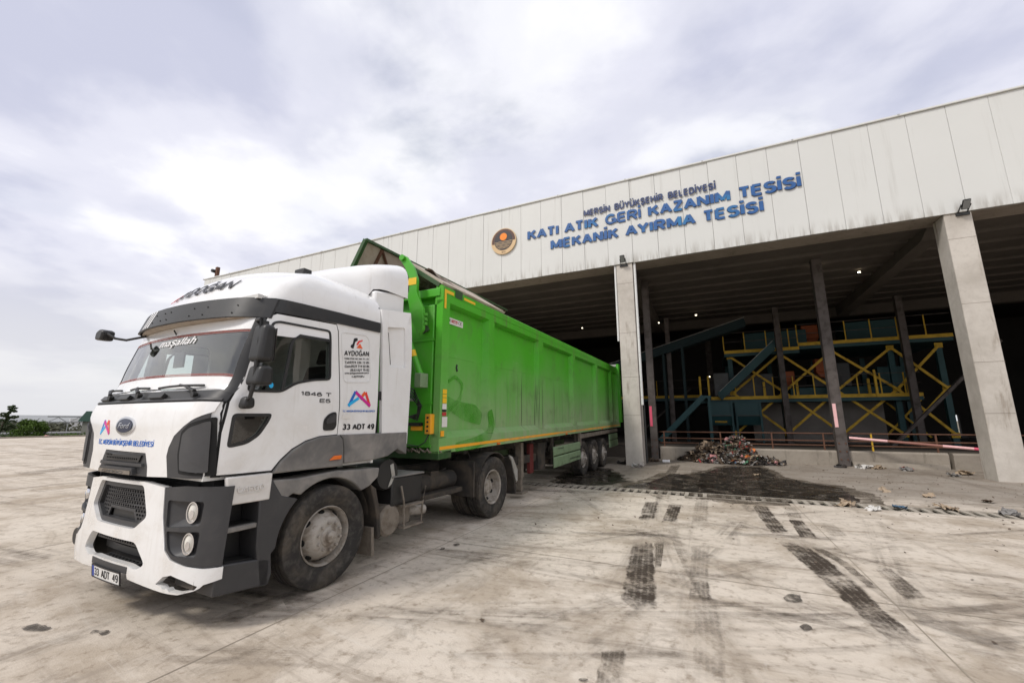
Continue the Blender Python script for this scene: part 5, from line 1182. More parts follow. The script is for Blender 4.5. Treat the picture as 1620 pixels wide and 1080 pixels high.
MB().tube([(.95, 4.9, .47), (1.0, 5.06, .46), (1.05, 5.22, .45)], .065, 14).build('exhaust_pipe', 'rim_dusty', truck, TO)
MB().lathe([(5.222, .052), (5.226, .052)], 14, 'y', (1.05, 0, .449)).build('exhaust_mouth', 'black_gap', truck, TO)
ld = MB()
ld.tube([(1.20, 4.56, .86), (1.22, 4.60, .66), (1.22, 4.62, .33)], .013, 6).tube([(1.20, 5.06, .80), (1.22, 4.98, .62), (1.22, 4.96, .36)], .013, 6)
for z in (.60, .34): ld.box((1.10, 4.60, z-.012), (1.24, 4.98, z+.012))
ld.build('chassis_ladder', 'dusty_metal', truck, TO)
MB().box((-1.2, 4.4, .42), (-.56, 5.95, .98)).build('fuel_tank', 'galvanised', truck, TO, bevel=.06)
hs = MB().box((-.42, 5.0, .98), (.42, 7.9, 1.0)).box((-.45, 5.55, .80), (.9, 5.75, .92))
for k in range(6): hs.tube([(.5 + .05*k, 4.9, .82 + .03*k), (.55 + .06*k, 5.5, .72 + .02*k), (.45 + .05*k, 6.2, .80 + .02*k)], .018, 6)
hs.build('deck_plate_and_hoses', 'under_black', truck, TO)
MB().prism([(-.45, 1.0), (.45, 1.0), (.42, 1.12), (-.42, 1.12)], 'y', 6.6, 7.4).build('fifth_wheel', 'under_black', truck, TO)
MB().box((.5, 5.2, .55), (1.02, 6.25, .62)).tube([(.8, 5.3, .75), (.8, 6.2, .75)], .14, 14).build('air_tank', 'under_black', truck, TO)

# ================================================================== GREEN TIPPING TRAILER
# local: u across, v back from the headboard, z up
trailer = empty('semi_trailer', (-4.96, 5.37, 0), R(-.35), 'long green ribbed waste trailer with raised roof covers, backed into the hall', 'trailer')
LT = 14.0
def tz(v): return .016*v
class TB(MB):
    def fin(s, name, mat, parent=None, bevel=0, lift=True, **k):
        if lift: s.v = [(x, y, z + tz(y)) for x, y, z in s.v]
        return s.build(name, mat, parent or trailer, bevel=bevel, **k)
BAYS = [(.20, 1.50), (1.83, 4.11), (4.51, 6.91), (7.30, 9.78), (10.18, 12.45), (12.80, 13.75)]
for s in (1, -1):
    TB().prism([(s*1.24, 1.21), (s*1.24, 1.43), (s*1.13, 1.53), (s*1.06, 1.53), (s*1.08, 1.21)], 'y', .0, LT).fin('bottom_sill', 'green_paint')
    TB().prism([(s*1.24, 3.60), (s*1.24, 3.84), (s*1.20, 3.87), (s*1.10, 3.87), (s*1.08, 3.55), (s*1.15, 3.55)], 'y', .0, LT).fin('top_rail', 'green_paint')
    TB().box((min(s*1.236, s*1.246), .25, 3.725), (max(s*1.236, s*1.246), LT-.2, 3.735)).fin('rail_bead', 'green_paint')
    for i, (a, b) in enumerate(BAYS):
        p = TB(); zs = [1.50, 1.8, 2.1, 2.4, 2.72, 2.74, 3.0, 3.3, 3.60]
        n = 10
        # sheet with slight bulge and a welded seam
        for k in range(len(zs)-1):
            for j in range(n):
                y0, y1 = a-.05+(b-a+.1)*j/n, a-.05+(b-a+.1)*(j+1)/n
                f = lambda y, z: (s*(1.125 + .012*math.sin(math.pi*(y-a)/(b-a))*math.sin(math.pi*(z-1.5)/2.1) + .010*mnoise.noise(Vector((y*1.1, z*1.3, i*3.1))) - (.004 if z < 2.73 else 0)), y, z)
                p.add([f(y0, zs[k]), f(y1, zs[k]), f(y1, zs[k+1]), f(y0, zs[k+1])], [(0, 1, 2, 3)])
        p.fin('side_panel', 'green_paint', ang=20)
    edges = [(0.0, .20)] + [(BAYS[i][1], BAYS[i+1][0]) for i in range(len(BAYS)-1)] + [(13.75, 14.0)]
    for i, (a, b) in enumerate(edges):
        sl = .055 if 0 < i < len(edges)-1 else .0
        TB().prism([(s*1.238, a+sl), (s*1.238, b-sl), (s*1.115, b+.02), (s*1.115, a-.02 if i else a)], 'z', 1.45, 3.62).fin('side_rib', 'green_paint')
    TB().box((min(s*1.241, s*1.243), .02, 1.262), (max(s*1.241, s*1.243), LT-.1, 1.310)).fin('reflective_stripe', 'orange_stripe')
# corner reflective brackets, labels and lamps on the near side
S = 1.243
TB().box((S, .03, 3.48), (S+.003, .085, 3.80)).box((S, .0851, 3.745), (S+.003, .30, 3.80)).fin('corner_reflector', 'yellow_decal')
TB().box((S, .62, 3.755), (S+.003, 1.0, 3.80)).fin('corner_reflector', 'yellow_decal')
TB().box((S-.03, .34, 3.73), (S+.006, .56, 3.875)).fin('rail_notch', 'green_dark')
P1 = 1.137
TB().box((P1, .19, 3.29), (P1+.004, .76, 3.40)).fin('maker_label', 'warning_label')
TB().box((P1+.004, .40, 3.325), (P1+.006, .58, 3.375)).fin('maker_label_band', 'label_red')
def TRT(txt, v, z, w, h, mat, u, bold=.0, parent=None):
    me = text_mesh(txt, width=w, height=h, thick=.003, bold=bold)
    return warp(me, lambda a, b, d: Vector((u + d, v + a, z + b + tz(v))), 0, 0, 'label_lettering', mat, parent or trailer, (0, 0, 0), .0015)
TRT('+EMC', .21, 3.33, .18, .045, 'text_black', P1+.004, .02); TRT('CE', .61, 3.325, .11, .055, 'text_black', P1+.004)
TRT('Treyler', .42, 3.335, .14, .03, 'text_white', P1+.006)
for k, (z0, z1, m) in enumerate(((2.11, 2.18, 'yellow_decal'), (2.055, 2.10, 'yellow_decal'), (1.965, 2.045, 'yellow_decal'), (1.87, 1.955, 'warning_label'), (1.835, 1.865, 'text_black'), (1.77, 1.825, 'label_red'), (1.60, 1.755, 'warning_label'))):
    TB().box((S, .06, z0), (S+.003, .17 if k != 6 else .20, z1)).fin('warning_sticker', m)
TB().box((S, .03, 1.46), (S+.012, .11, 1.545)).fin('side_reflector', 'orange_stripe')
for v in (1.9, 6.1, 10.4): TB().box((S, v, 1.222), (S+.03, v+.09, 1.252)).fin('side_marker_lamp', 'orange_lens')
# swathes of paint wiped clean of dust
def swipe(pts, w):
    L, Rr = [], []
    for i, p in enumerate(pts):
        a, b = Vector(pts[max(i-1, 0)]), Vector(pts[min(i+1, len(pts)-1)]); d = (b-a).normalized(); n = Vector((-d.y, d.x))*w[i]/2
        L.append(tuple(Vector(p)+n)); Rr.append(tuple(Vector(p)-n))
    return rounded(L + Rr[::-1], .06)
t = NT('green_clean'); t.base((.075, .42, .018), .35)
t.l.new(t.ramp(t.noise(t.coord('Object'), 2.2, 4, .5), .30, .70, .12, .42), t.b.inputs['Alpha'])
def F_pan(v, z, d): return Vector((1.145 + d, v, z + tz(v)))
surf('wiped_patch', [swipe([(.24, 2.06), (.50, 1.93), (.85, 1.84), (1.20, 1.80), (1.46, 1.70)], [.10, .22, .30, .34, .22])], F_pan, .002, 'green_clean', trailer, da=.3, db=.3)
surf('wiped_patch', [swipe([(.30, 2.30), (.55, 2.42), (.78, 2.30), (.72, 2.06), (.45, 1.90), (.28, 1.72)], [.05, .07, .08, .09, .08, .06])], F_pan, .002, 'green_clean', trailer, off=.002, da=.3, db=.3)
surf('wiped_patch', [swipe([(1.60, 1.86), (1.70, 1.60), (1.55, 1.38), (1.05, 1.30), (.45, 1.27)], [.20, .26, .24, .20, .14])], lambda v, z, d: Vector((1.2405 + d, v, z + tz(v))), .002, 'green_clean', trailer, da=.3, db=.3)
T_ = TB().tube([(P1+.004, .60, 2.62), (P1+.006, .585, 2.57), (P1+.004, .61, 2.51)], .016, 6).fin('scuff_mark', 'black_plastic')
# tail frame
TB().box((-1.25, LT-.12, 1.2), (1.25, LT, 3.9)).fin('tailgate', 'green_plain')
for s in (1, -1): TB().box((s*1.27-.06, LT-.25, 1.4), (s*1.27+.06, LT+.12, 4.02)).fin('tail_post', 'green_plain', bevel=.015)
TB().box((-1.3, LT-.16, 3.92), (1.3, LT, 4.02)).fin('tail_header', 'galvanised')
# headboard
TB().box((-1.16, .10, 1.21), (1.16, .16, 3.80)).fin('headboard', 'green_plain')
for q in (.62, -1.08): TB().box((q, -.01, 1.30), (q+.46, .10, 3.55)).fin('headboard_panel', 'green_plain', bevel=.015)
TB().box((-1.18, -.02, 3.68), (1.18, .10, 3.82)).fin('headboard_cap', 'green_plain', bevel=.01)
for z in (1.30, 1.95, 2.95): TB().box((-1.1, -.03, z), (1.1, .09, z+.04)).fin('headboard_rail', 'green_plain')
TB().box((-1.24, .0, 1.12), (1.24, .35, 1.25)).fin('front_bolster', 'green_dark', bevel=.01)
rg = TB()
for k in range(26):
    y = random.uniform(-.12, .1); x = .1 + k*.04; rg.tube([(x, y, 1.235), (x+random.uniform(.03, .12), y-.05, 1.26+random.uniform(0, .03)), (x+random.uniform(.08, .22), y-.03, 1.23)], .012, 5)
rg.fin('hanging_rags', 'dusty_metal')
# cover arm on the near side of the headboard
arm = TB().prism(rounded([(.94, 3.02), (1.03, 3.10), (1.01, 3.45), (.95, 3.55), (.87, 3.72), (.87, 3.95), (.78, 4.18), (.62, 4.38), (.53, 4.42), (.50, 4.33), (.60, 4.20), (.72, 3.95), (.70, 3.62), (.80, 3.25)], .03), 'y', -.22, -.16).fin('cover_arm', 'green_plain', bevel=.006)
TB().lathe([(-.26, .05), (-.13, .05)], 14, 'y', (.56, 0, 4.36)).fin('arm_pivot', 'green_plain', arm)
for z in (3.18, 3.25, 3.33): TB().box((1.0, -.20, z), (1.05, -.14, z+.045)).fin('arm_lug', 'green_plain', arm)
TB().box((.70, -.226, 3.86), (.86, -.222, 3.98)).fin('arm_sticker', 'yellow_decal', arm)
TB().bar((.70, -.13, 3.65), (.95, -.02, 3.1), .10, .12).fin('arm_link', 'green_dark')
cy = TB().tube([(.66, -.18, 3.10), (.78, -.18, 2.85)], .028, 10).tube([(.74, -.18, 2.92), (.98, -.16, 2.36)], .055, 14).fin('hydraulic_cylinder', 'green_plain')
TB().tube([(.80, -.18, 2.78), (.84, -.178, 2.68)], .058, 14).fin('cylinder_sticker', 'yellow_decal', cy)
TB().box((.92, -.24, 2.20), (1.04, -.05, 2.42)).fin('cylinder_clevis', 'green_pale', bevel=.01)
hz = TB()
for k in range(4): hz.tube([(.68, -.05, 2.1+.04*k), (.86, -.16, 2.02+.05*k), (.95+.02*k, -.16, 1.92), (.90, -.10, 1.80-.03*k), (.70, -.06, 1.76)], .012, 6)
hz.fin('hydraulic_hoses', 'black_plastic'); TB().tube([(.55, -.10, 2.02), (.82, -.10, 2.02)], .022, 8).fin('hose_coupling', 'galvanised')
cb = TB().box((1.04, -.10, 1.50), (1.15, .0, 1.80)).fin('control_box', 'orange_stripe', bevel=.01)
for k in range(4): TB().lathe([(-.115, .014), (-.10, .018)], 8, 'y', (1.095, 0, 1.55 + .065*k)).fin('control_button', 'black_plastic', cb)
TB().tube([(1.09, -.05, 1.50), (1.07, -.12, 1.38), (.95, -.12, 1.32), (.7, -.06, 1.33)], .01, 6).fin('control_cable', 'black_plastic')
TB().box((.70, -.08, 1.62), (.95, -.02, 1.67)).fin('document_tube', 'black_plastic'); TB().box((.75, -.06, 1.55), (.95, -.02, 1.615)).fin('warning_plate', 'orange_stripe')
# folding roof covers: the far one stands up showing its underside, the near one is seen edge on
def cover(h, e, v0, v1, name, side):
    h, e = Vector((h[0], 0, h[1])), Vector((e[0], 0, e[1])); d = (e-h); n = Vector((-d.z, 0, d.x)).normalized()*.02
    root = bpy.data.objects.new(name, None); COL.objects.link(root); root.parent = trailer
    m = TB(); a = [h-n, e-n, e+n, h+n]
    m.add([(p.x, v, p.z) for v in (v0, v1) for p in a], [(0, 3, 2, 1), (4, 5, 6, 7), (0, 1, 5, 4), (1, 2, 6, 5), (2, 3, 7, 6), (3, 0, 4, 7)]).fin('cover_sheet', 'cover_inner', root)
    P = lambda f, v, o=0: (h + d*f + n*o)
    q = lambda f, v, o=2.4: tuple(Vector((P(f, v, o).x, v, P(f, v, o).z)))
    q2 = lambda f, v, o=-2.4: tuple(Vector((P(f, v, o).x, v, P(f, v, o).z)))
    for qq in ((q, q2)[side],):
        TB().bar(qq(.02, v0), qq(1, v0), .07, .07).fin('cover_frame', 'green_dark', root); TB().bar(qq(1, v0), qq(1, v1), .05, .05).fin('cover_frame', 'green_dark', root)
        v = v0 + .45; k = 0
        while v < v1:
            TB().bar(qq(.02, v), qq(.97, v), .045, .045).fin('cover_rib', 'rusty', root)
            if k == 0: TB().bar(qq(.55, v0), qq(.55, v), .04, .04).fin('cover_rib', 'rusty', root)
            elif k == 1: TB().bar(qq(.97, v-.9), qq(.4, v), .04, .04).fin('cover_rib', 'rusty', root)
            v += .9; k += 1
    return root
cover((-1.26, 3.87), (-.60, 5.03), .03, 6.0, 'far_roof_cover', 1)
cover((1.20, 3.90), (.42, 4.42), .02, 2.3, 'near_roof_cover', 0)
# running gear
ch = TB()
for s in (1, -1): ch.box((s*.5-.06, .9, .98), (s*.5+.06, LT-.1, 1.21))
for v in np.arange(1.0, LT, 1.0): ch.box((-1.1, v-.04, 1.12), (1.1, v+.04, 1.21))
ch.fin('chassis', 'under_black')
ax = [8.03, 9.40, 10.77]
axl = TB()
for v in ax: axl.tube([(-1.0, v, .52), (1.0, v, .52)], .08, 10)
axl.fin('axle_beams', 'under_black', lift=False)
for s in (1, -1):
    for v in ax:
        w = wheel(trailer, 'trailer_wheel', (s*1.06, v, .525), .525, .33, 'front'); w.rotation_euler.z = 0 if s > 0 else math.pi
    TB().box((min(s*1.14, s*1.22), 7.75, 1.02), (max(s*1.14, s*1.22), 13.4, 1.15)).box((min(s*1.14, s*1.22), 7.60, .80), (max(s*1.14, s*1.22), 7.74, 1.20)).fin('wheel_arch_rail', 'dusty_metal', bevel=.01)
    sgd = TB()
    for (v0, v1) in ((5.15, 7.58), (11.7, 13.3)):
        z0 = .42 if v0 < 6 else .45
        g = TB().prism([(s*1.20, z0), (s*1.235, z0), (s*1.235, z0+.24), (s*1.20, z0+.27)], 'y', v0, v1).prism([(s*1.20, z0+.28), (s*1.235, z0+.31), (s*1.225, z0+.50), (s*1.19, z0+.52)], 'y', v0, v1).fin('side_guard', 'green_pale', bevel=.008)
    for v in (5.3, 7.4): TB().box((s*1.12-.03, v-.04, .5), (s*1.12+.03, v+.04, 1.2)).fin('guard_bracket', 'under_black')
    lg = TB().box((s*.95-.07, 3.52, .42), (s*.95+.07, 3.66, 1.2)).box((s*.95-.05, 3.54, .18), (s*.95+.05, 3.64, .42)).fin('landing_leg', 'dusty_metal', lift=False)
    TB().box((s*.95-.13, 3.42, .10), (s*.95+.13, 3.76, .14)).lathe([(s*.95-.06, .07), (s*.95+.06, .07)], 10, 'x', (0, 3.59, .19)).fin('landing_foot', 'dusty_metal', lg, lift=False)
TRT('otomotiv', 5.45, .87, .5, .035, 'text_black', 1.236); TRT('KONYA-TÜRKİYE', 6.5, .50, .95, .055, 'text_black', 1.237, .015)
TB().box((.86, 4.2, .45), (.96, 4.42, 1.15)).fin('fire_extinguisher_box', 'box_red', lift=False, bevel=.02)
TB().box((.5, 1.9, .72), (.95, 4.9, .90)).box((.45, 4.6, .5), (1.0, 5.1, 1.15)).fin('frame_boxes', 'under_black', lift=False)
TRT('en', 2.55, .75, .25, .09, 'dusty_metal', .955)
TB().bar((.98, 1.2, 1.2), (1.0, 1.45, .9), .03).bar((.98, 1.75, 1.2), (1.0, 1.55, .9), .03).fin('mudguard_stays', 'under_black', lift=False)
for k in range(3): pass

# heaped load, seen over the rail
def heap(name, nx, ny, x0, x1, y0, y1, zf, mat, parent=None):
    m = MB()
    for j in range(ny+1):
        for i in range(nx+1):
            x = x0 + (x1-x0)*i/nx; y = y0 + (y1-y0)*j/ny; m.v.append((x, y, zf(x, y)))
    for j in range(ny):
        for i in range(nx): k = j*(nx+1)+i; m.f.append((k, k+1, k+nx+2, k+nx+1))
    return m.build(name, mat, parent, smooth=False)
plain('waste_brown', (.17, .13, .10), .95, dirt=(.30, .26, .22), dscale=14, damt=(.4, .62, 0, .9), var=.5)
def load_z(x, y):
    v = y - 5.37; e = 1 - (abs(x+4.96)/1.2)**4
    return 3.62 + tz(v) + .45*max(0, e)*(.75 + .5*mnoise.noise(Vector((x*1.1, y*.8, 0)))) + .16*mnoise.noise(Vector((x*4, y*4, 3))) + (.18 if v < 1.5 else 0)
ld_ = heap('waste_load', 26, 150, -6.06, -3.86, 5.58, 19.2, load_z, 'waste_brown')
tag(ld_, 'shredded brown waste heaped inside the open green trailer', 'waste', kind='stuff')

# ================================================================== MACHINES INSIDE THE HALL
pf = empty('sorting_platform', (6, 28, .5), 0, 'two-storey teal steel sorting platform with yellow cross braces and railings', 'platform')
PO = (6, 28, .5)
def PB(name, m, mat, parent=None, **k): return m.build(name, mat, parent or pf, PO, **k)
NX = [1.43, 3.97, 6.40, 8.93, 10.85]
for x in NX:
    for y in (28.0, 32.5): PB('platform_post', MB().box((x-.12, y-.12, .5), (x+.12, y+.12, 5.5)), 'machine_teal', smooth=False)
for y in (27.84,):
    for a, b in zip(NX, NX[1:]):
        for z0, z1 in ((1.0, 3.28), (3.28, 5.45)):
            PB('brace', MB().bar((a, y, z0), (b, y, z1), .06, .12), 'machine_yellow', smooth=False)
            PB('brace', MB().bar((a, y-.07, z1), (b, y-.07, z0), .06, .12), 'machine_yellow', smooth=False)
    for x in NX:
        for z in (1.0, 3.28, 5.45): PB('gusset_plate', MB().box((x-.16, y+.035, z-.13), (x+.16, y+.06, z+.13)), 'machine_yellow', smooth=False)
for a, b in zip(NX[1:-1], NX[2:]): PB('brace', MB().bar((a, 30.5, .8), (b, 30.5, 3.0), .06, .10).bar((a, 30.44, 3.0), (b, 30.44, .8), .06, .10), 'machine_yellow', smooth=False)
for (x0, x1, z, y0) in ((-.35, 9.8, 3.02, 27.5), (-6, -.35, 3.35, 31), (1.15, 4.9, 5.72, 27.5), (4.9, 11.4, 5.95, 27.7)):
    PB('deck', MB().box((x0, y0+.05, z-.30), (x1, y0+5, z-.10)), 'machine_teal', smooth=False)
    PB('deck_edge', MB().box((x0, y0, z-.12), (x1, y0+.04, z+.06)), 'machine_yellow', smooth=False)
    x = x0
    while x <= x1:
        PB('rail_post', MB().box((x-.025, y0-.01, z+.06), (x+.025, y0+.04, z+1.1)), 'machine_yellow', smooth=False); x += .95 if z < 4 else 1.1
    for dz in (.55, 1.08): PB('hand_rail', MB().box((x0, y0, z+dz), (x1, y0+.03, z+dz+.03)), 'steel_brown', smooth=False)
for i, (x, y) in enumerate(((-.3, 27.4), (.15, 27.4), (4.05, 27.4), (8.0, 27.5))): PB('gate_post', MB().box((x-.05, y-.05, 2.9 + (2.9 if i == 2 else 0)), (x+.05, y+.05, 4.3 + (2.8 if i == 2 else 0))), 'machine_yellow', smooth=False)
st = empty('steel_stair', (-1.3, 24.5, .5), 0, 'teal steel stair climbing to the left end of the sorting platform', 'stair')
for y in (24.0, 25.0): MB().bar((-2.45, y, .65), (-.15, y, 2.95), .08, .26).build('stringer', 'machine_teal', st, (-1.3, 24.5, .5), smooth=False)
for k in range(9): MB().box((-2.35 + .25*k - .12, 24.04, .72 + .25*k), (-2.35 + .25*k + .12, 24.96, .76 + .25*k)).build('tread', 'machine_grey', st, (-1.3, 24.5, .5), smooth=False)
MB().box((-.2, 24.0, 2.85), (.2, 27.5, 2.98)).build('landing', 'machine_teal', st, (-1.3, 24.5, .5), smooth=False)
for x in (.1,): MB().box((x-.06, 24.0, .5), (x+.06, 24.12, 2.85)).build('landing_post', 'machine_teal', st, (-1.3, 24.5, .5), smooth=False)
def conveyor(name, a, b, w, label, legs=(), mt='machine_teal'):
    c = (Vector(a)+Vector(b))/2; e = empty(name, (c.x, c.y, .5), 0, label, 'conveyor'); O = (c.x, c.y, .5)
    MB().bar(a, b, w*.8, .32).build('belt_body', mt, e, O, smooth=False)
    for s in (-1, 1):
        d = Vector((0, s*w*.42, .14)); MB().bar(Vector(a)+d, Vector(b)+d, .06, .34).build('side_plate', mt, e, O, smooth=False)
        MB().bar(Vector(a)+d+Vector((0, s*.05, .22)), Vector(b)+d+Vector((0, s*.05, .22)), .02, .02).build('edge_strip', 'galvanised', e, O, smooth=False)
    for f in legs:
        p = Vector(a).lerp(Vector(b), f); MB().box((p.x-.07, p.y-.4, .5), (p.x+.07, p.y-.26, p.z)).box((p.x-.07, p.y+.26, .5), (p.x+.07, p.y+.4, p.z)).build('support_leg', mt, e, O, smooth=False)
conveyor('inclined_conveyor', (-5.5, 27, 4.9), (2.3, 27, 7.15), 1.1, 'long inclined teal conveyor rising behind the left steel posts', (.42, .56), 'machine_dark')
conveyor('short_conveyor', (.70, 27.25, 3.0), (3.6, 27.25, 5.75), .7, 'steep teal conveyor between the two platform decks')
def hopper(loc, w, d, h, label, text=None):
    e = empty('hopper', loc, 0, label, 'hopper', 'teal hoppers under the platform'); x, y, z = loc
    MB().box((-w/2, -d/2, h*.42), (w/2, d/2, h)).build('hopper_box', 'machine_teal', e, smooth=False)
    m = MB(); a, b = [(-w/2, -d/2, h*.42), (w/2, -d/2, h*.42), (w/2, d/2, h*.42), (-w/2, d/2, h*.42)], [(-w*.46, -d*.3, .0), (w*.46, -d*.3, 0), (w*.46, d*.3, 0), (-w*.46, d*.3, 0)]
    m.add(a + b, [(0, 1, 5, 4), (1, 2, 6, 5), (2, 3, 7, 6), (3, 0, 4, 7), (4, 5, 6, 7)]).build('hopper_chute', 'machine_teal', e, smooth=False)
    for s in (-1, 1): MB().box((s*w*.5-.05, -d*.5-.06, -loc[2]+.5), (s*w*.5+.05, -d*.5+.04, h)).build('hopper_leg', 'machine_teal', e, smooth=False)
    MB().box((-w/2-.04, -d/2-.05, h*.40), (w/2+.04, -d/2-.005, h*.44)).build('hopper_flange', 'machine_grey', e, smooth=False)
    if text:
        me = text_mesh(text, width=.62, height=.15, thick=.01, bold=.03, align='C'); warp(me, lambda p, q, dd: Vector((p, -d*.36 - dd, .14 + q)), 0, 0, 'hopper_lettering', 'machine_yellow', e, (0, 0, 0), .03)
hopper((.63, 26.9, 1.45), 1.15, 1.2, 1.25, 'teal hopper lettered in yellow beside the rubbish heap', 'mimax')
hopper((2.05, 27.6, 1.45), 1.2, 1.2, 1.25, 'teal hopper behind the first yellow cross brace')
for i, (x0, x1) in enumerate(((2.4, 3.92), (4.15, 6.25), (6.75, 8.6))):
    o = MB().box((x0, 29.0, .5), (x1, 29.2, 2.72)).build('partition_wall', 'partition', smooth=False); tag(o, ('pale concrete partition panel left of the middle dark post', 'pale concrete partition panel right of the middle dark post', 'pale concrete partition panel behind the right steel post')[i], 'wall', 'partition panels under the platform')
mx = empty('sorting_machine', (6, 29.5, 3.1), 0, 'grey and teal sorting machinery with orange motors on the platform', 'machine')
MO = (6, 29.5, 3.1)
for (a, b, m) in (((.45, 27.3, 3.1), (1.25, 28.2, 4.45), 'machine_grey'), ((1.5, 28.3, 3.1), (3.6, 30, 4.4), 'machine_grey'), ((4.4, 28.6, 3.05), (9.2, 30.5, 3.55), 'machine_teal'), ((5.6, 29, 3.6), (7.4, 30.6, 4.9), 'machine_grey'), ((2.4, 29, 6.0), (5.6, 31, 7.0), 'machine_teal'), ((7.6, 29.5, 6.1), (10.2, 31.5, 7.3), 'machine_teal'), ((8.6, 29, 3.6), (9.8, 30.5, 4.6), 'machine_teal')):
    MB().box(a, b).build('machine_housing', m, mx, MO, smooth=False, bevel=.03)
for (x, y, z, s) in ((6.0, 30.4, 7.0, .42), (8.15, 30.4, 6.95, .38), (4.3, 28.4, 4.15, .32), (6.05, 28.6, 4.75, .36)):
    MB().box((x-s, y-.3, z-s), (x+s, y+.3, z+s)).prism([(x-s, z-s), (x+s, z-s), (x+s*.4, z-s*1.9), (x-s*.4, z-s*1.9)], 'y', y-.25, y+.25).build('orange_motor', 'machine_orange', mx, MO, smooth=False, bevel=.03)
for k in range(5): MB().box((3.0 + 1.6*k, 28.0, 3.1), (3.12 + 1.6*k, 28.1, 3.9)).build('machine_strut', 'machine_yellow', mx, MO, smooth=False)
for (a, b) in (((7.3, 24.5, .5), (12.0, 25.5, 5.2)), ((-5, 33, .6), (-1, 33, 4.0))):
    o = MB().bar(a, b, .12).build('raking_strut', 'steel_brown', smooth=False); tag(o, 'raking steel strut behind the big right-hand column' if a[0] > 0 else 'raking steel strut in the dark behind the trailer', 'strut')

# ================================================================== RUBBISH
def crumple(m, c, s, flatness=.5, n=3):
    """a crumpled scrap: small bent grid"""
    M = Matrix.Rotation(random.uniform(0, 6.28), 3, 'Z') @ Matrix.Rotation(random.gauss(0, flatness), 3, 'X') @ Matrix.Rotation(random.gauss(0, flatness), 3, 'Y')
    k = len(m.v); asp = random.uniform(.5, 1.0)
    for j in range(n+1):
        for i in range(n+1):
            p = Vector(((i/n-.5)*s, (j/n-.5)*s*asp, random.uniform(-.16, .16)*s)); p.x += random.uniform(-.12, .12)*s; p.y += random.uniform(-.12, .12)*s
            m.v.append(tuple(Vector(c) + M @ p))
    for j in range(n):
        for i in range(n): a = k + j*(n+1)+i; m.f += [(a, a+1, a+n+2), (a, a+n+2, a+n+1)]
SCRAP = {'scrap_white': (.62, .60, .57), 'scrap_grey': (.22, .21, .20), 'scrap_brown': (.09, .06, .038), 'scrap_dark': (.035, .03, .028), 'scrap_red': (.45, .05, .045), 'scrap_pink': (.50, .22, .22), 'scrap_orange': (.70, .20, .04), 'scrap_green': (.10, .27, .16), 'scrap_blue': (.07, .14, .22), 'scrap_tan': (.38, .29, .20)}
for k, c in SCRAP.items(): plain(k, c, .6, dirt=(.10, .08, .06), dscale=8, damt=(.45, .75, 0, .7), var=.3)
heap_root = empty('rubbish_heap', (.7, 19.8, 0), 0, 'loose heap of mixed coloured household rubbish and brush against the plinth', 'rubbish')
def hz_(x, y):
    a = .95*math.exp(-((x-1.0)/.62)**2 - ((y-20.5)/.75)**2); b = .70*math.exp(-((x+.1)/.85)**2 - ((y-20.35)/.55)**2); c = .34*math.exp(-((x-1.0)/1.15)**2 - ((y-19.6)/.45)**2)
    return max(a, b, c) + .25*min(a, b)
mm = heap('heap_core', 40, 26, -1.5, 2.9, 18.95, 21.2, lambda x, y: hz_(x, y) - .06 + .08*mnoise.noise(Vector((x*5, y*5, 0))) if hz_(x, y) > .05 else -.03, 'scrap_dark', None)
mm.parent = heap_root; mm.location = (-.7, -19.8, 0); mm['kind'] = 'stuff'
names = list(SCRAP); wts_ = [7, 10, 34, 26, 3, 3, 2, 2, 2, 14]
bufs = {k: MB() for k in names}
for i in range(1700):
    while True:
        x, y = random.gauss(.85, .75), random.gauss(19.95, .5); z = hz_(x, y)
        if .04 < z and 18.9 < y < 20.9 and -1.4 < x < 2.8: break
    kx = names if x > .05 else ['scrap_brown', 'scrap_dark', 'scrap_brown', 'scrap_grey']
    n = random.choices(names, wts_)[0] if x > .45 or y < 19.7 else random.choice(['scrap_brown', 'scrap_dark', 'scrap_dark', 'scrap_tan'])
    crumple(bufs[n], (x, y, max(.02, z + random.uniform(-.02, .06))), random.choice((.06, .08, .1, .12, .16, .22, .30)), .6, 3)
for n, m in bufs.items():
    o = m.build('rubbish_scraps', n, heap_root, (.7, 19.8, 0), smooth=False); o['kind'] = 'stuff'
br = MB()
for i in range(2600):
    x, y = random.gauss(-.1, .55), random.gauss(20.1, .35); z = hz_(x, y)
    if z < .05: continue
    d = Vector((random.gauss(0, 1), random.gauss(0, .8), random.gauss(0, .45))).normalized()*random.uniform(.12, .42); p = Vector((x, y, z*random.uniform(.5, 1.05)))
    q = p + d*.5 + Vector((random.gauss(0, .04),)*3); br.tube([p - d*.5, p + Vector((0, 0, random.gauss(0, .03))), q], [.009, .007, .003], 3)
o = br.build('brushwood', 'scrap_brown', heap_root, (.7, 19.8, 0), smooth=False); o['kind'] = 'stuff'
# single pieces of litter
def litter(x, y, s, mat, label, name='litter_scrap', n=5, flat_=.25, cat='litter', dz=0, count=1):
    m = MB()
    for k in range(count): crumple(m, (random.uniform(-.3, .3)*s*(count > 1), random.uniform(-.2, .2)*s*(count > 1), .03 + dz + .2*s*flat_), s, flat_, n)
    o = m.build(name, mat, loc=(x, y, 0), smooth=True, ang=60); tag(o, label, cat, 'litter on the yard'); return o
litter(2.40, 10.95, 0.26, 'scrap_tan', 'crumpled tan rag on the drain left of the blue one', 'rag', count=3)
litter(2.75, 10.62, 0.21, 'scrap_white', 'grubby white rag just in front of the drain', 'rag', count=2)
litter(3.28, 11.05, 0.19, 'scrap_blue', 'blue rag caught on the drain grating', 'rag', count=2)
litter(4.05, 11.35, 0.24, 'scrap_tan', 'tan plastic scrap lying along the far edge of the drain', 'rag', count=3)
litter(4.9, 11.25, 0.19, 'scrap_grey', 'grey scrap on the drain near the right edge', 'rag', count=2)
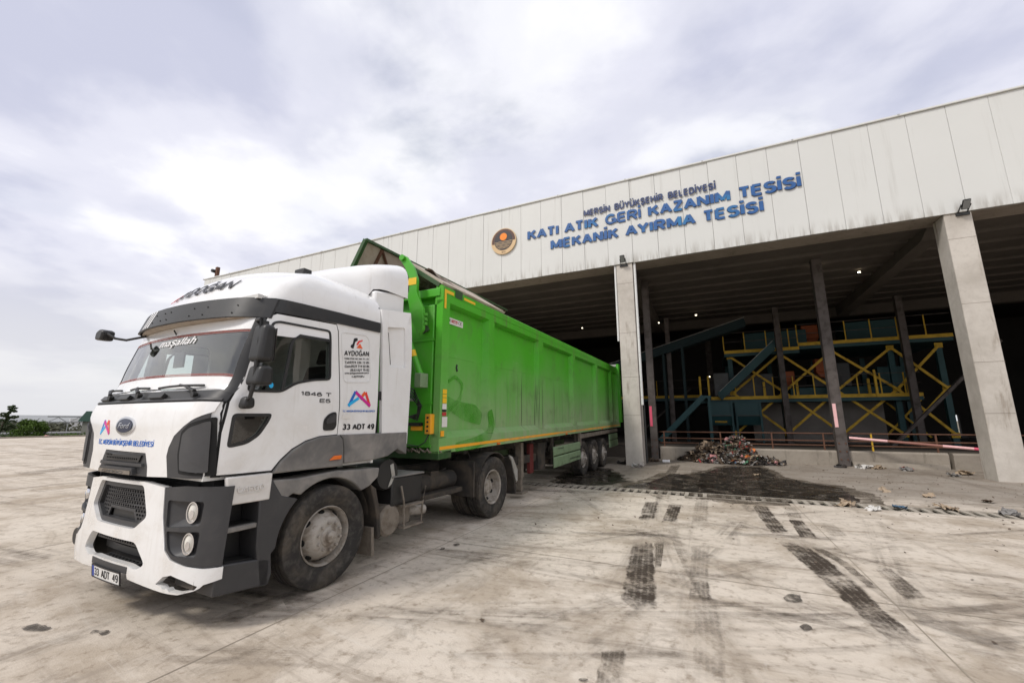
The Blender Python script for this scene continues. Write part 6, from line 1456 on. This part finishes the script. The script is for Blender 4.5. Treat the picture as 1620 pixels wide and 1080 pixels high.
litter(3.75, 13.4, .22, 'scrap_tan', 'tan scrap on the slab beyond the drain, right side')
litter(4.35, 12.9, .22, 'scrap_tan', 'small tan scrap beyond the drain, nearer the right edge')
litter(5.2, 12.6, .20, 'scrap_brown', 'brown twiggy scrap beyond the drain at the far right')
litter(1.25, 15.6, .20, 'scrap_tan', 'tan scrap between the puddle and the rubbish heap')
o = MB().tube([(-.14, -.02, .06), (.14, .03, .06)], .06, 10).build('white_cup', 'text_white', loc=(-1.72, 18.7, 0)); tag(o, 'white carton lying right of the concrete column', 'litter', 'litter on the yard')
for i, (x, y, s, m, lab) in enumerate(((4.95, 19.6, .35, 'scrap_white', 'white plastic scraps at the foot of the right steel post'), (5.35, 19.55, .30, 'scrap_tan', 'tan scraps along the plinth right of the steel post'), (4.28, 19.55, .30, 'scrap_dark', 'black bag slumped left of the right steel post'), (6.2, 19.7, .20, 'scrap_red', 'small red scrap on the plinth toe'), (6.0, 19.2, .25, 'scrap_grey', 'grey scrap before the plinth toe'), (7.2, 18.6, .35, 'scrap_tan', 'tan litter by the foot of the big right column'), (6.75, 17.9, .25, 'scrap_grey', 'grey litter left of the big right column'), (-2.55, 16.6, .35, 'scrap_white', 'pale litter at the foot of the column by the trailer'), (-2.3, 19.0, .40, 'scrap_brown', 'brown brush debris behind the column by the trailer'), (-3.2, 17.4, .35, 'scrap_dark', 'dark debris between trailer wheels and column'))):
    litter(x, y, s, m, lab, count=4)
crumbs = MB()
for i in range(1300):
    if random.random() < .6: x, y = random.uniform(-2, 9), random.gauss(16.0, 2.6)
    else: x, y = random.uniform(-4, 8), random.gauss(10.5, 2.2)
    if not (1 < y < 20): continue
    if DY0 - .02 < y < DY1 + .02: continue
    crumple(crumbs, (x, y, .012), random.uniform(.010, .038), .3, 1)
o = crumbs.build('crumbs', 'scrap_brown', smooth=False); tag(o, 'fine brown crumbs and grit scattered over the yard', 'grit', kind='stuff')

# ================================================================== LEFT BACKGROUND
def leaves(m, c, r, n, size, flat_=.0, jitter=.25):
    for i in range(n):
        d = Vector((random.gauss(0, 1), random.gauss(0, 1), random.gauss(0, 1))).normalized(); f = random.random()**.35
        p = Vector(c) + Vector((d.x*r[0], d.y*r[1], d.z*r[2]))*f*(1 + random.uniform(-jitter, jitter))
        s = size*random.uniform(.6, 1.4); a = Vector((random.gauss(0, 1), random.gauss(0, 1), random.gauss(0, .6))).normalized()*s; b = a.cross(Vector((random.gauss(0, 1), random.gauss(0, 1), random.gauss(0, 1)))).normalized()*s*.55
        m.add([p-a, p+b, p+a, p-b], [(0, 1, 2, 3)])
def leaf_mat(name, a, b):
    t = NT(name); t.base(t.mix(t.noise(t.world(), 1.6, 4, .6), a, b), .7, 0, .2)
leaf_mat('leaf_bush', (.030, .070, .010), (.095, .15, .022)); leaf_mat('leaf_pine', (.035, .060, .025), (.085, .11, .050)); leaf_mat('leaf_dry', (.075, .085, .055), (.13, .125, .085))
plain('bark', (.08, .06, .045), .9); plain('green_sheet', (.018, .062, .045), .5, dirt=(.035, .085, .065), dscale=2); plain('shed_wall', (.15, .155, .135), .7, dirt=(.10, .10, .09), dscale=2)
plain('far_grey', (.30, .31, .31), .7); plain('far_white', (.60, .60, .60), .7); plain('asphalt', (.16, .16, .16), .9)
kb = MB().box((-62.5, -60, -.7), (-62.0, 60, .14)).build('yard_kerb', 'plinth_concrete', smooth=False); tag(kb, 'pale concrete kerb along the far edge of the yard', kind='structure')
tr = empty('conifer_tree', (-67.5, 17.5, -.35), 0, 'leaning wind-blown conifer at the far left edge', 'tree')
MB().tube([(0, 0, 0), (.1, .1, 1.2), (.35, .25, 2.4), (.75, .5, 3.6), (.9, .55, 4.4)], [.14, .11, .08, .05, .02], 7).build('trunk', 'bark', tr)
m = MB()
for k in range(26):
    f = k/25; z = .9 + 3.3*f; c0 = Vector((.1 + .75*f**1.2, .1 + .45*f, z)); L = (1.7*(1-f) + .35)*random.uniform(.6, 1.15); a = random.uniform(0, 6.28)
    for j in range(14):
        q = c0 + Vector((math.cos(a), math.sin(a), .12*math.sin(j)))*L*j/13; leaves(m, q, (.14, .14, .08), 9, .11)
m.build('crown', 'leaf_pine', tr, smooth=False); tr.scale = (.8, .8, .85)
bs = empty('round_bush', (-66.0, 19.3, -.35), 0, 'dense round green bush beside the conifer', 'bush')
MB().tube([(0, 0, 0), (0, .05, 1.0)], [.12, .06], 6).build('trunk', 'bark', bs)
m = MB()
for k in range(60):
    a = random.uniform(0, 6.28); f = random.random()**.5; z = random.uniform(.3, 2.3); w = 1.75*math.sqrt(max(.05, 1-(z/2.7)**2)); leaves(m, (f*w*math.cos(a), f*w*math.sin(a), z), (.42, .42, .35), 90, .10)
m.build('crown', 'leaf_bush', bs, smooth=False); bs.scale = (.85, .85, .85)
b2 = empty('small_shrub', (-63.6, 24.4, -.6), 0, 'small bright green shrub before the green-roofed shed', 'bush')
m = MB(); leaves(m, (0, 0, .6), (.5, .5, .45), 500, .08); m.build('crown', 'leaf_bush', b2, smooth=False)
m = MB()
for k in range(70): leaves(m, (-64.2 + random.uniform(-.6, .6), random.uniform(16, 26), random.uniform(-.35, .15)), (.5, .6, .3), 40, .10)
o = m.build('low_planting', 'leaf_bush', smooth=False); tag(o, 'low strip of weeds and ground cover along the kerb', 'plants', kind='stuff')
m = MB()
for k in range(170):
    y = random.uniform(10, 60); leaves(m, (-115 + random.uniform(-8, 8) , y*1.6, random.uniform(-2, 1.3 + .7*math.sin(y*.5))), (1.8, 1.8, 1.3), 60, .32)
o = m.build('far_wood', 'leaf_dry', smooth=False); tag(o, 'grey-green wood on the slope far behind the bush', 'woodland', kind='stuff')
sh = empty('green_roof_shed', (-76, 31.2, -.5), R(22), 'grey shed with steep dark green sheet roof at the yard edge', 'shed')
MB().box((-2.2, -3.4, 0), (2.2, 6.0, 2.25)).build('wall', 'shed_wall', sh, smooth=False)
rf = MB().prism([(-2.6, 2.1), (2.6, 2.1), (1.6, 3.45), (-1.6, 3.45)], 'y', -3.7, 6.3).build('roof', 'green_sheet', sh, smooth=False)
for k in range(22): MB().bar((2.62, -3.6 + .45*k, 2.12), (1.62, -3.6 + .45*k, 3.47), .05, .04).build('roof_rib', 'green_sheet', rf, smooth=False)
for z in (2.55, 2.95): MB().box((2.62 - (z-2.1)*.74, -3.7, z), (2.66 - (z-2.1)*.74, 6.3, z+.04)).build('roof_rail', 'far_grey', rf, smooth=False)
MB().tube([(1.6, -3.2, 0), (1.6, -3.2, 4.6)], .08, 8).box((1.3, -3.6, 4.2), (1.8, -2.9, 4.5)).build('mast', 'far_grey', sh, smooth=False)
bd_ = empty('white_board', (-70, 26.6, -.6), R(15), 'white notice board on a post left of the green-roofed shed', 'sign')
MB().box((-.05, -.40, 1.5), (.05, .40, 2.8)).build('board', 'far_white', bd_, smooth=False); MB().box((-.04, .3, 0), (.04, .38, 1.5)).box((-.04, -.38, 0), (.04, -.3, 1.5)).build('board_post', 'far_grey', bd_, smooth=False)
gh = empty('greenhouse_frame', (-110, 49, -2.2), R(10), 'long grey steel frame standing above the far wood', 'frame')
MB().box((-.1, -16, 4.5), (.1, 14, 4.7)).build('ridge_beam', 'far_grey', gh, smooth=False); MB().box((-.1, -16, 3.5), (.1, 14, 3.6)).build('lower_beam', 'far_grey', gh, smooth=False)
for k in range(11): MB().bar((0, -16 + 3*k, 3.5), (0, -14.5 + 3*k, 4.5), .1).bar((0, -14.5 + 3*k, 4.5), (0, -13 + 3*k, 3.5), .1).bar((0, -16 + 3*k, 0), (0, -16 + 3*k, 3.5), .12).build('truss_web', 'far_grey', gh, smooth=False)
fb = empty('far_warehouse', (-150, 42, -2.2), R(10), 'low pale warehouse roof on the horizon behind the conifer', 'building')
MB().box((-6, -26, 0), (6, 14, 3.6)).build('wall', 'far_grey', fb, smooth=False); MB().prism([(-6.5, 3.6), (6.5, 3.6), (0, 5.2)], 'y', -26.5, 14.5).build('roof', 'far_grey', fb, smooth=False); MB().box((6.0, 6, 0), (6.3, 11, 4.4)).build('gable_panel', 'far_white', fb, smooth=False)
rd = MB().box((-96, 0, -.7), (-86, 80, -.05)).build('service_road', 'asphalt', smooth=False); tag(rd, 'grey service road beyond the bush', kind='structure')
ap = empty('rooftop_mast', (-32.4, 17.4, 11.95), 0, 'small dark red mast at the left end of the hall roof', 'mast')
MB().box((-.12, -.1, -.1), (.12, .1, 1.0)).build('mast_post', 'rusty', ap, smooth=False); MB().lathe([(-.3, .12), (.0, .14)], 10, 'y', (-.2, 0, .7)).build('mast_lamp', 'black_plastic', ap)
rk = MB().lathe([(-.3, .05), (-.15, .32), (.1, .28), (.3, .05)], 7, 'x').build('rock', 'scrap_pink', loc=(-63.4, 19.9, -.1), smooth=False); tag(rk, 'pinkish rock lying below the round bush', 'rock')
